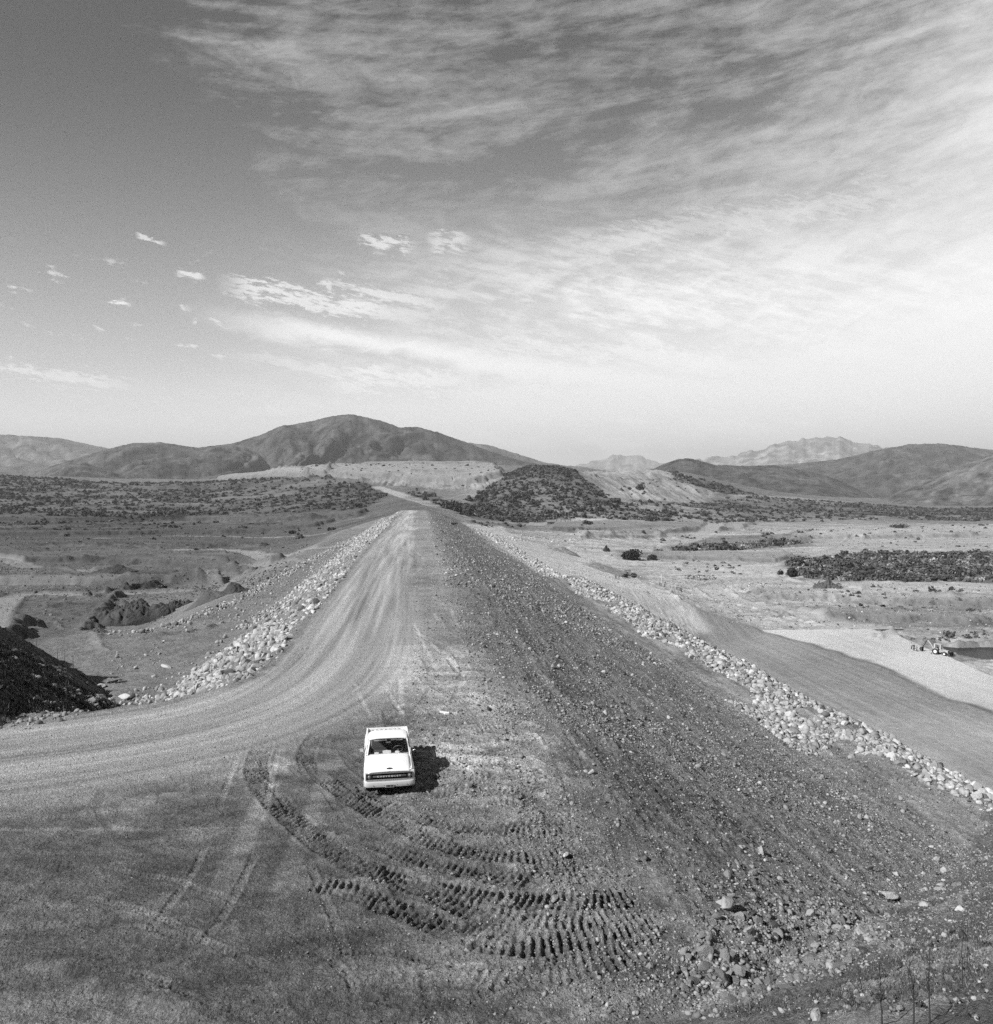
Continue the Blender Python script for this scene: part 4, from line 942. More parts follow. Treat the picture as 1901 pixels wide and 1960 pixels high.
SPECIAL = [ # D place, half size, shape, tone, label
    ((1701, 1713), .42, 3, .50, 'largest pale flat boulder lying alone on the right slope', (1.5, .9, .7)),
    ((1396, 1742), .34, 1, .36, 'rounded grey boulder throwing a black shadow, left of the loose cobbles', (1.3, 1, .8)),
    ((1384, 1736), .22, 5, .34, 'smaller boulder touching the rounded grey one on the slope', (1.2, 1, .7)),
    ((1645, 1795), .30, 7, .38, 'egg shaped upright stone just above the hillside edge', (1.0, 1, 1.2)),
    ((1661, 1803), .20, 2, .35, 'stone beside the egg shaped one at the hillside edge', (1.2, 1, .8)),
    ((1590, 1850), .24, 4, .37, 'pointed wedge stone low on the rocky toe', (1.5, .8, .8)),
    ((1838, 1755), .22, 6, .52, 'white stone near the right edge above the twigs', (1.4, .9, .6)),
    ((1807, 1690), .17, 8, .45, 'small white stone right of the largest slope boulder', (1.2, .9, .9)),
    ((1562, 1948), .20, 4, .34, 'pale triangular rock at the bottom edge', (1.3, .8, .9)),
    ((1487, 1712), .18, 10, .34, 'isolated grey cobble midway down the lower slope', (1.1, 1, .8)),
    ((195, 1316), .62, 0, .45, 'lone round boulder on the bench right of the dark mound', (1.0, 1, .9)),
    ((238, 1338), .72, 5, .48, 'whitest long boulder on the near rim', (1.6, 1, .7)),
    ((184, 1338), .75, 3, .34, 'grey humped boulder at the left end of the near rim', (1.2, 1, .9)),
    ((167, 1349), .70, 7, .32, 'slanting flat boulder left of the grey humped one', (1.6, 1, .5)),
    ((319, 1278), .62, 8, .46, 'flat pale boulder alone above the rock band', (1.7, 1, .5)),
    ((1121, 1476), .16, 2, .36, 'first stone of a pair on the upper gravel slope', (1, 1, 1.1)),
    ((1134, 1482), .17, 6, .40, 'angular second stone of a pair on the upper gravel slope', (1.3, .9, .9)),
    ((1084, 1640), .17, 4, .50, 'flat white stone in the churned ground beside the cleat tracks', (1.7, .9, .5)),
]
for (px, py), hs, k, tone, lab, sc in SPECIAL:
    V, F = ROCK3[k]; p = at(px, py); V = V * np.array(sc)
    o = new_mesh('boulder', V * hs, F, M_STONE, smooth=True, attrs={'albedo': np.full(len(V), tone)})
    o.location = (p[0], p[1], float(ground_z(p[0], p[1])[0]) + hs * .35); o.rotation_euler = (.1, -.15, k * 1.1); tag(o, lab, 'boulder')

# ------------------------------------------------------------------ dirt piles
M_DIRT = mat_attr('heaped_dirt', 1.0, ((1.2, .25), (5.0, .35)), (3.0, .25))
def pile(px, py, wpx, hpx, alb, label, seed, rough=.1, depth=.8, name='dirt_pile', sharp=1.2):
    c = at(px, py); sc = np.hypot(c[0], c[1]) / F_D; Rr = wpx * .56 * sc; Hh = hpx * sc
    n, m = 60, 150; u = np.linspace(0, 1, n); th = np.linspace(0, 2 * math.pi, m, endpoint=False); U, T = np.meshgrid(u, th, indexing='ij')
    rad = Rr * (1 + .22 * vn(np.cos(T) * 1.5, np.sin(T) * 1.5, seed)); x = U * rad * np.cos(T); y = U * rad * np.sin(T) * depth
    gx_, gy_ = x + c[0], y + c[1] + Rr * depth * .6; gz = hb(gx_.ravel(), gy_.ravel()).reshape(x.shape)
    prof = (1 - U) ** sharp * (1 + .35 * fbm(x / Rr, y / Rr, .6, 3, seed + 1)); z = Hh * prof * .95 + rough * Hh * fbm(x / Rr, y / Rr, .22, 4, seed + 2) * .7 + rough * Hh * .35 * fbm(x, y, max(Rr * .06, .4), 3, seed + 4) * sst(1, .85, U) - .3 * Hh * sst(.94, 1, U)
    zz = gz + z; V = np.stack([gx_ - c[0], gy_ - c[1], zz - c[2]], -1).reshape(-1, 3); idx = np.arange(n * m).reshape(n, m); nx = np.roll(idx, -1, 1)
    F = np.stack([idx[:-1], nx[:-1], nx[1:], idx[1:]], -1).reshape(-1, 4)[m:, ::-1]
    o = new_mesh(name, V, F[:, ::-1], M_DIRT, attrs={'albedo': np.clip(alb * (1 + .35 * vn(V[:, 0] / 2, V[:, 1] / 2, seed)), .02, .5)}); o.location = c
    tag(o, label, 'dirt pile')
pile(391, 1156, 70, 26, .10, 'smooth cone of spoil below the cut bank on the left plain', 301, .12)
pile(440, 1136, 60, 20, .07, 'dark spoil pile tucked against the end of the cut bank', 303, .2)
pile(330, 1166, 50, 16, .06, 'small dark heap joining the rubble mound at its right', 305, .5)
pile(245, 1195, 130, 38, .065, 'large dark rubble mound on the left valley floor', 307, .40, .6, 'rubble_mound', .7)
pile(215, 1096, 70, 13, .07, 'flat grey heap on the terrace above the cut bank', 311, .2)
pile(506, 1046, 24, 8, .06, 'tiny dark heap beside the far terrace road', 313, .3)
pile(180, 1212, 34, 8, .12, 'stony hump on the bench between rubble mound and dark mound', 315, .4)
pile(1162, 1056, 14, 13, .05, 'small black conical heap left of the dark tree clump', 317, .3)
pile(1590, 1126, 46, 14, .10, 'rough rocky bank beside the loop road on the right plain', 319, .7, .6)
pile(1430, 1130, 90, 12, .30, 'pale rubble bank inside the loop road', 321, .6, .4)
pile(1080, 1058, 60, 12, .22, 'grey flat topped heap right of the far slope', 323, .2, .7)

# ------------------------------------------------------------------ vegetation
M_LEAF = mat_attr('foliage', 1.0, ((.8, .3), (3.0, .3)), None)
M_BARK = mat('bark', .10, .9)
M_TWIG = mat('twig', .035, .9)
rv = np.random.RandomState(31)
def leaf_cloud(n, rad, leaf, rng, lobes=5, flat=.15):
    """leaf-sized faces spread through an uneven crown; base at z=0"""
    cen = rng.normal(0, .38, (lobes, 3)) * rad; cen[:, 2] = np.abs(cen[:, 2]) + rad[2] * .35; lr = rng.uniform(.45, .8, lobes)
    k = rng.randint(0, lobes, n); d = rng.normal(size=(n, 3)); d /= np.linalg.norm(d, axis=1)[:, None]; rr = rng.uniform(.45, 1, n) ** .5
    c = cen[k] + d * rr[:, None] * lr[k][:, None] * rad; c[:, 2] = np.maximum(c[:, 2], leaf * .3)
    a = rng.normal(size=(n, 3)); a /= np.linalg.norm(a, axis=1)[:, None]; b = np.cross(a, d); b /= np.linalg.norm(b, axis=1)[:, None] + 1e-9; s = leaf * rng.uniform(.6, 1.4, (n, 1)) * .5
    V = np.stack([c - a * s - b * s * .7, c + a * s - b * s * .6, c + a * s * .8 + b * s, c - a * s * .9 + b * s * .8], 1)
    return V.reshape(-1, 3), np.arange(n * 4).reshape(n, 4)
SHR = []
for i in range(10):
    V, F = leaf_cloud(46, np.array([.5, .5, .42]), .30, rv, 4); SHR.append(V)
FSH = np.arange(46 * 4).reshape(46, 4)

def veg_points(n_try, poly, dn):
    q = in_poly(poly, n_try, rv); x, y = q[:, 0], q[:, 1]
    pat = fbm(x * .6, y * 1.2, 38, 4, 62); k = np.clip(dn * 1.1 + pat * (1.2 if dn < 1 else .3) - .1, 0, 1)
    m = (rv.uniform(0, 1, len(q)) < k)
    for P, hw, a, st in ROADS:
        s, t, L = path_st(x, y, P); m &= ~((np.abs(t) < hw * 1.2))
    return q[m]
def build_veg():
    sets = [(0, 10500, 3.4), (1, 5200, 3.8), (2, 700, 4.0), (3, 5600, 3.4), (4, 3600, 2.2), (5, 500, 3.0), (6, 500, 2.2), (7, 350, 3.2), (8, 120, 2.2)]
    Q, Sz = [], []
    for i, n, sz in sets:
        q = veg_points(n, *VEG[i]); Q.append(q); s = np.clip(sz * np.exp(rv.normal(0, .4, len(q))), sz * .4, sz * 2.4); Sz.append(s)
    # sparse bushes on the terrace, the bare face and the plains
    for poly, n, sz in (([(1180, 930), (1270, 905), (1380, 935), (1350, 958), (1200, 955)], 26, 3.5), ([(560, 912), (700, 918), (950, 930), (960, 900), (620, 896)], 90, 2.8), ([(0, 1010), (600, 1008), (700, 990), (560, 1050), (0, 1050)], 90, 1.4), ([(1050, 1005), (1900, 1005), (1900, 1050), (1300, 1050)], 160, 2.0), ([(1300, 1070), (1420, 1080), (1420, 1100), (1260, 1092)], 30, 1.8), ([(1560, 1120), (1880, 1130), (1880, 1180), (1600, 1170)], 70, 1.3), ([(1700, 1222), (1890, 1205), (1890, 1222), (1760, 1226)], 40, .9)):
        q = in_poly(atp(poly), n, rv); Q.append(q); Sz.append(sz * np.exp(rv.normal(0, .4, n)))
    q = np.concatenate(Q); s = np.concatenate(Sz); z = ground_z(q[:, 0], q[:, 1]); P = np.stack([q[:, 0], q[:, 1], z - .1 * s], 1)
    r = np.hypot(q[:, 0], q[:, 1]); fwd = q @ FW[:2]; px = 950.5 + F_D * (q @ RT[:2]) / fwd
    vis = (px > 5) & (px < 1896); order = np.argsort(-np.where(vis, s / r, 0))[:260]; top = np.zeros(len(s), bool); top[order] = True
    a = np.clip(np.where(np.arange(len(s)) < 0, 0, .068) * np.exp(rv.normal(0, .45, len(s))), .02, .2); a = np.where((q[:, 0] > 60) & (q[:, 1] < 650), a * 2.0, a)
    m = ~top; V, F, A = scatter(SHR, FSH, P[m], s[m], a[m], rv, .1)
    tag(new_mesh('scrub', V, F, M_LEAF, smooth=False, attrs={'albedo': A}), 'dark scrub covering the far slopes and valley floor', 'scrub', kind='stuff')
    cache = []
    for i in range(6):
        Vb, Fb = leaf_cloud(130, np.array([.5, .5, .45]), .20, rv, 6)
        o = new_mesh('shrub', Vb, Fb, M_LEAF, smooth=False, attrs={'albedo': np.full(len(Vb), .040 + .014 * i)}); cache.append(o.data); bpy.data.objects.remove(o)
    for i in order:
        o = bpy.data.objects.new('shrub', cache[rv.randint(6)]); COL.objects.link(o); o.location = P[i]; o.scale = (s[i] * 1.2, s[i] * 1.2, s[i]); o.rotation_euler = (0, 0, rv.uniform(0, 6.28))
        X = px[i]; f = fwd[i]
        if f < 620 and X > 1000: lab, g = 'dark shrub in the scrub field on the right valley floor', 'shrubs in the right valley floor scrub'
        elif X < 850: lab, g = 'dark shrub on the far slopes left of the dam end', 'shrubs on the far left slopes'
        elif X < 1300: lab, g = 'dark shrub on or below the rounded mound beyond the dam', 'shrubs around the rounded mound'
        else: lab, g = 'dark shrub on the low ridges far right', 'shrubs on the far right ridges'
        tag(o, lab, 'shrub', g)
build_veg()

def bush(px, py, wpx, hpx, label, n=900, tone=.035, cat='bush', trunk=False, name='bush'):
    p = at(px, py); p[2] = float(ground_z(p[0], p[1])[0]); sc = float(p[:2] @ FW[:2]) / F_D; w, h = wpx * sc, hpx * sc
    root = bpy.data.objects.new(name, None); COL.objects.link(root); root.location = p; tag(root, label, cat)
    th = h * .22 if trunk else 0
    V, F = leaf_cloud(n, np.array([w * .38, w * .34, (h - th) * .42]), min(w, h) * .10, rv, 9); V[:, 2] += th
    new_mesh('crown', V, F, M_LEAF, root, False, {'albedo': np.clip(tone * (1 + .4 * vn(V[:, 0] / (w * .15), V[:, 2] / (w * .15), 5)), .015, .2)})
    bm = bmesh.new()
    for k in range(1 if trunk else 3):
        rr = w * (.03 if trunk else .02); bmesh.ops.create_cone(bm, segments=8, radius1=rr * 1.6, radius2=rr * .6, depth=h * .55, matrix=Matrix.Translation(((k - 1) * w * .12 * (not trunk), 0, h * .26)) @ Matrix.Rotation((k - 1) * .25, 4, 'Y'), cap_ends=True)
    me = bpy.data.meshes.new('trunk'); bm.to_mesh(me); bm.free(); me.materials.append(M_BARK); o = bpy.data.objects.new('trunk', me); COL.objects.link(o); o.parent = root
    return root
bush(1207, 1070, 46, 27, 'dense black tree clump at the near edge of the right valley floor', 1600, .03, 'trees')
bush(1251, 1071, 24, 18, 'smaller dark bush right of the dense black tree clump', 700)
bush(1262, 1058, 30, 9, 'low dark bush behind the smaller dark bush', 500)
bush(1517, 1103, 30, 26, 'tall dark bush at the left end of the scrub field', 900)
bush(1496, 1100, 16, 15, 'small dark bush left of the tall one at the scrub field', 400)
bush(1722, 1016, 44, 12, 'wide low thicket on the bright far plain at right', 900, .04)
bush(1690, 1016, 24, 9, 'small thicket touching the wide one on the far plain', 400, .04)
bush(783, 894, 15, 11, 'round dark lone tree on the skyline terrace behind the dam end', 600, .03, 'tree', True, 'tree')
bush(753, 893, 7, 5, 'tiny tree left of the round lone tree on the terrace', 200, .04, 'tree', True, 'tree')
bush(810, 892, 5, 4, 'tiny tree right of the round lone tree on the terrace', 200, .04, 'tree', True, 'tree')
bush(1225, 938, 24, 16, 'round bush growing halfway up the bare cut face', 700, .04)
bush(1205, 933, 12, 10, 'small bush left of the round one on the bare face', 250, .04)
bush(1190, 936, 9, 9, 'tiny bush leftmost on the bare cut face', 200, .04)
bush(1230, 921, 8, 6, 'tiny bush above the round one on the bare face', 160, .04)
bush(1280, 990, 20, 10, 'dark bush below the bare cut face', 400, .04)
bush(559, 1022, 16, 13, 'dark bush on the far terrace of the left plain', 500, .03)
bush(868, 1005, 14, 9, 'black bush at the foot of the slope near the dam end', 400, .03)
bush(1527, 1041, 26, 10, 'black thicket at the right end of the hedge line', 600, .03)
bush(1000, 999, 20, 9, 'dark bush left of the poplars', 400, .04)

def limb(bm, pts, r0, r1, seg=6):
    pts = [Vector(p) for p in pts]; prev = None
    for i, p in enumerate(pts):
        t = (pts[min(i + 1, len(pts) - 1)] - pts[max(i - 1, 0)]).normalized(); a = t.orthogonal().normalized(); b = t.cross(a); r = r0 + (r1 - r0) * i / (len(pts) - 1)
        ring = [bm.verts.new(p + (a * math.cos(2 * math.pi * k / seg) + b * math.sin(2 * math.pi * k / seg)) * r) for k in range(seg)]
        if prev:
            # keep rings aligned
            off = min(range(seg), key=lambda o: (ring[o].co - prev[0].co).length); ring = ring[off:] + ring[:off]
            if (ring[1].co - prev[1].co).length > (ring[-1].co - prev[1].co).length: ring = [ring[0]] + ring[:0:-1]
            for k in range(seg): bm.faces.new((prev[k], prev[(k + 1) % seg], ring[(k + 1) % seg], ring[k]))
        prev = ring
def bm_obj(name, bm, m, parent=None, smooth=True, recalc=True):
    if recalc: bmesh.ops.recalc_face_normals(bm, faces=bm.faces)
    me = bpy.data.meshes.new(name); bm.to_mesh(me); bm.free()
    for x in (m if isinstance(m, (list, tuple)) else [m]): me.materials.append(x)
    if smooth:
        for p in me.polygons: p.use_smooth = True
    o = bpy.data.objects.new(name, me); COL.objects.link(o)
    if parent: o.parent = parent
    return o

M_PALE = mat('pale_bark', .26, .9)
rp = random.Random(4)
for i, (px, py, h) in enumerate([(1059, 1004, 22), (1065, 1004, 17), (1074, 1004, 15), (1082, 1004, 23), (1088, 1003, 21), (1092, 1004, 19)]):
    p = at(px, py); sc = float(p[:2] @ FW[:2]) / F_D; H = h * sc; root = bpy.data.objects.new('poplar', None); COL.objects.link(root); root.location = p
    tag(root, 'thin pale leafless poplar in the row on the far plain', 'tree', 'leafless poplars on the far plain')
    bm = bmesh.new(); limb(bm, [(0, 0, 0), (.1, 0, H * .5), (0, 0, H)], .22, .06); bm_obj('trunk', bm, M_PALE, root)
    bm = bmesh.new()
    for k in range(34):
        z = H * rp.uniform(.12, .95); a = rp.uniform(0, 6.28); L = H * rp.uniform(.08, .2); r = L * .28; limb(bm, [(0, 0, z), (r * math.cos(a), r * math.sin(a), z + L * .5), (r * 1.2 * math.cos(a), r * 1.2 * math.sin(a), z + L)], .10, .05, 4)
    bm_obj('crown', bm, M_PALE, root)

# bare saplings on the near hillside
def sapling(bx, by, tx, ty, label, r0=.014, twigs=10, fork=False):
    b = at(bx, min(by, 1975)); sc = float(b[:2] @ FW[:2]) / F_D; H = (min(by, 1975) - ty) * sc; dx = (tx - bx) * sc
    root = bpy.data.objects.new('sapling', None); COL.objects.link(root); root.location = b - np.array([0, 0, .05]); tag(root, label, 'sapling')
    rr = random.Random(int(bx)); pts = [Vector((dx * t + rr.uniform(-.012, .012) * H, rr.uniform(-.01, .01) * H, H * t)) for t in [i / 9 for i in range(10)]]
    bm = bmesh.new(); limb(bm, pts, r0, r0 * .25, 6); bm_obj('trunk', bm, M_TWIG, root)
    bm = bmesh.new()
    if fork: limb(bm, [pts[4], pts[4] + Vector((-.05 * H, 0, .15 * H)), pts[4] + Vector((-.09 * H, 0, .42 * H))], r0 * .6, r0 * .2, 5)
    for k in range(twigs):
        i = rr.randint(4, 9); a = rr.uniform(0, 6.28); L = H * rr.uniform(.06, .2) * (1.2 - i / 12); s = pts[i]
        limb(bm, [s, s + Vector((math.cos(a) * L * .35, math.sin(a) * L * .35, L * .6)), s + Vector((math.cos(a) * L * .5, math.sin(a) * L * .5, L))], r0 * .3, r0 * .1, 4)
    bm_obj('twigs', bm, M_TWIG, root)
sapling(1650, 1894, 1637, 1815, 'short bare sapling leftmost on the near hillside', .012, 6)
sapling(1689, 1975, 1681, 1830, 'bare sapling second from left reaching the bottom edge', .017, 14)
sapling(1752, 1975, 1738, 1815, 'forked bare sapling in the middle of the near hillside', .015, 16, True)
sapling(1780, 1975, 1778, 1785, 'tallest bare sapling on the near hillside', .014, 16)
sapling(1841, 1880, 1840, 1765, 'slender bare sapling near the right edge', .010, 6)
sapling(1852, 1850, 1852, 1770, 'hair thin dry stalk beside the slender sapling', .007, 4)
sapling(1548, 1975, 1552, 1905, 'dry stalk left of the pale triangular rock', .007, 5)
sapling(1581, 1975, 1584, 1890, 'dry stalk right of the pale triangular rock', .007, 5)

# dry grass and low weeds: near hillside and dark mound
def grass():
    Vs, Fs, As, off = [], [], [], 0
    def tufts(q, hmin, hmax, nb, tone):
        nonlocal off
        z = ground_z(q[:, 0], q[:, 1]); n = len(q)
        for b in range(nb):
            a = rv.uniform(0, 6.28, n); h = rv.uniform(hmin, hmax, n); w = h * .035 + .003; l = rv.uniform(.1, .7, n) * h
            bx = q[:, 0] + rv.normal(0, .07, n); by = q[:, 1] + rv.normal(0, .07, n); cx, cy = np.cos(a), np.sin(a)
            p0 = np.stack([bx - cy * w, by + cx * w, z - .02], 1); p1 = np.stack([bx + cy * w, by - cx * w, z - .02], 1); p2 = np.stack([bx + cx * l * .4 + cy * w * .6, by + cy * l * .4 - cx * w * .6, z + h * .6], 1); p3 = np.stack([bx + cx * l, by + cy * l, z + h], 1)
            V = np.stack([p0, p1, p2, p3], 1).reshape(-1, 3); Vs.append(V); Fs.append(np.arange(n * 4).reshape(n, 4) + off); off += n * 4; As.append(np.repeat(np.clip(tone * np.exp(rv.normal(0, .4, n)), .02, .4), 4))
    q = in_poly(atp([(1330, 1958), (1560, 1900), (1700, 1835), (1895, 1745), (1895, 1958)]), 2600, rv); k = fbm(q[:, 0], q[:, 1], 1.6, 3, 401) > -.1; tufts(q[k], .02, .085, 7, .11)
    q = np.stack([rv.uniform(-42, -19, 9000), rv.uniform(42, 78, 9000)], 1); q = q[mound_z(q[:, 0], q[:, 1]) > hb(q[:, 0], q[:, 1]) - .2]; tufts(q, .10, .45, 6, .06)
    o = new_mesh('grass', np.concatenate(Vs), np.concatenate(Fs), M_LEAF, smooth=False, attrs={'albedo': np.concatenate(As)}); tag(o, 'dry grass and weeds on the near hillside and the dark mound', 'grass', kind='stuff')
    Vs, Fs, As, off = [], [], [], 0
    q1 = in_poly(atp([(1500, 1940), (1640, 1880), (1750, 1810), (1890, 1760), (1890, 1955)]), 90, rv); q2 = np.stack([rv.uniform(-40, -20, 420), rv.uniform(43, 76, 420)], 1); q2 = q2[mound_z(q2[:, 0], q2[:, 1]) > hb(q2[:, 0], q2[:, 1]) - .2]
    q = np.concatenate([q1, q2]); s = np.concatenate([rv.uniform(.06, .2, len(q1)), rv.uniform(.25, .7, len(q2))]); z = ground_z(q[:, 0], q[:, 1])
    V, F, A = scatter(SHR, FSH, np.stack([q[:, 0], q[:, 1], z - .05], 1), s, np.full(len(s), .05), rv, .1)
    tag(new_mesh('weeds', V, F, M_LEAF, smooth=False, attrs={'albedo': A}), 'low dark weeds on the near hillside and the dark mound', 'weeds', kind='stuff')
grass()

M_WOOD = mat('weathered_wood', .08, .9, noise=(8, .3))
for i, (px, py, h) in enumerate([(110, 1262, 18), (124, 1270, 28), (140, 1279, 23), (70, 1237, 15)]):
    p = at(px, py); sc = float(p[:2] @ FW[:2]) / F_D; bm = bmesh.new(); limb(bm, [(0, 0, -.2), (.01, 0, h * sc * .5), (0, 0.01, h * sc)], .035, .03, 8)
    bmesh.ops.holes_fill(bm, edges=bm.edges); o = bm_obj('fence_post', bm, M_WOOD); o.location = p; tag(o, 'thin dark post on the rim of the dark mound', 'post', 'thin posts on the dark mound rim')
# water of the river pool
bm = bmesh.new()
vs = [bm.verts.new((p[0], p[1], -34.6)) for p in pa([(1700, 1225), (2900, 1225), (2900, 1345), (1700, 1345)], -34.6)]
f = bm.faces.new(vs); bmesh.ops.subdivide_edges(bm, edges=bm.edges, cuts=10, use_grid_fill=True)
M_WATER = mat('river_water', .02, .35, spec=.08)
o = bm_obj('water', bm, M_WATER, smooth=False); tag(o, 'dark river pool behind the loader at the right edge', 'water', kind='structure')

# ------------------------------------------------------------------ shape helpers for the made things
def empty(name, loc, rz=0.0, label=None, cat=None, group=None):
    o = bpy.data.objects.new(name, None); COL.objects.link(o); o.location = loc; o.rotation_euler = (0, 0, rz); return tag(o, label, cat, group)
def bx(bm, x0, x1, y0, y1, z0, z1, bev=0.0, seg=2, mtx=None, taper=None):
    r = bmesh.ops.create_cube(bm, size=1.0); vs = r['verts']
    for v in vs:
        v.co = Vector(((x0 + x1) / 2 + v.co.x * (x1 - x0), (y0 + y1) / 2 + v.co.y * (y1 - y0), (z0 + z1) / 2 + v.co.z * (z1 - z0)))
        if taper and v.co.z > (z0 + z1) / 2: v.co.x = (x0 + x1) / 2 + (v.co.x - (x0 + x1) / 2) * taper[0]; v.co.y = (y0 + y1) / 2 + (v.co.y - (y0 + y1) / 2) * taper[1]
    if bev:
        es = list({e for v in vs for e in v.link_edges}); rr = bmesh.ops.bevel(bm, geom=es, offset=bev, segments=seg, affect='EDGES', profile=.6); vs = list({v for f in rr['faces'] for v in f.verts} | {v for v in vs if v.is_valid})
    if mtx is not None: bmesh.ops.transform(bm, matrix=mtx, verts=[v for v in vs if v.is_valid])
    return vs
def cyl(bm, c, axis, r, L, seg=20, r2=None):
    m = Matrix.Translation(c) @ Vector((0, 0, 1)).rotation_difference(Vector(axis)).to_matrix().to_4x4()
    bmesh.ops.create_cone(bm, segments=seg, radius1=r, radius2=r if r2 is None else r2, depth=L, matrix=m, cap_ends=True)
def lathe(bm, prof, c, axis, seg=32):
    """prof = list of (radius, along)"""
    q = Vector((0, 0, 1)).rotation_difference(Vector(axis)).to_matrix(); rings = []
    for r, h in prof: rings.append([bm.verts.new(Vector(c) + q @ Vector((r * math.cos(2 * math.pi * k / seg), r * math.sin(2 * math.pi * k / seg), h))) for k in range(seg)])
    for a, b in zip(rings[:-1], rings[1:]):
        for k in range(seg): bm.faces.new((a[k], a[(k + 1) % seg], b[(k + 1) % seg], b[k]))
def loft(bm, rings, close=False):
    R = [[bm.verts.new(p) for p in ring] for ring in rings]
    for a, b in zip(R[:-1], R[1:]):
        n = len(a)
        for k in range(n if close else n - 1): bm.faces.new((a[k], a[(k + 1) % n], b[(k + 1) % n], b[k]))
    return R
def part(name, bm, m, parent, smooth=False, angle=None):
    o = bm_obj(name, bm, m, parent, smooth=bool(angle) or smooth)
    if angle:
        try: o.data.set_sharp_from_angle(angle=math.radians(angle))
        except Exception: pass
    return o
def solid(o, t):
    md = o.modifiers.new('thickness', 'SOLIDIFY'); md.thickness = t; md.offset = -1; return o

M_WHITE = mat('white_paint', .88, .35, spec=.5, noise=(2.5, .05), coat=.15)
M_CHROME = mat('worn_chrome', .7, .35, metal=.4, noise=(5, .25))
M_BUMP = mat('bumper_paint', .56, .5, noise=(9, .12))
M_BLACK = mat('black_trim', .012, .6)
M_GREY = mat('grey_trim', .22, .5)
M_LETTER = mat('letter_metal', .75, .4)
M_RUB = mat('rubber', .02, .85, noise=(12, .3))
M_SEAT = mat('seat_cloth', .10, .9)
M_PAPER = mat('paper', .82, .9)
M_STEEL = mat('dark_steel', .04, .6)
M_YEL = mat('machine_paint', .42, .5, noise=(3, .15))
M_LENS = mat('lamp_lens', .22, .12, spec=.8)
def glass(name, tint, spec):
    mt = bpy.data.materials.new(name); mt.use_nodes = True; nt = mt.node_tree; nt.nodes.clear(); b = NB(nt)
    out = b.n('ShaderNodeOutputMaterial'); tr = b.n('ShaderNodeBsdfTransparent'); gl = b.n('ShaderNodeBsdfGlossy'); mx = b.n('ShaderNodeMixShader'); fr = b.n('ShaderNodeFresnel')
    tr.inputs[0].default_value = (tint, tint, tint, 1); gl.inputs['Roughness'].default_value = .03; gl.inputs[0].default_value = (spec,) * 3 + (1,); fr.inputs[0].default_value = 1.5
    b.link(fr.outputs[0], mx.inputs[0]); b.link(tr.outputs[0], mx.inputs[1]); b.link(gl.outputs[0], mx.inputs[2]); b.link(mx.outputs[0], out.inputs[0]); return mt
M_GLASS = glass('window_glass', .82, 1.0)

def text_mesh(txt, size, depth, m, parent, name, loc, rot, sx=1.0):
    cu = bpy.data.curves.new(name, 'FONT'); cu.body = txt; cu.size = size; cu.extrude = depth; cu.align_x = 'CENTER'; cu.align_y = 'CENTER'; cu.offset = size * .012
    t = bpy.data.objects.new(name, cu); COL.objects.link(t); bpy.context.view_layer.update()
    me = bpy.data.meshes.new_from_object(t.evaluated_get(bpy.context.evaluated_depsgraph_get())); bpy.data.objects.remove(t); bpy.data.curves.remove(cu)
    me.materials.clear(); me.materials.append(m); o = bpy.data.objects.new(name, me); COL.objects.link(o); o.parent = parent; o.location = loc; o.rotation_euler = rot; o.scale = (sx, 1, 1); return o

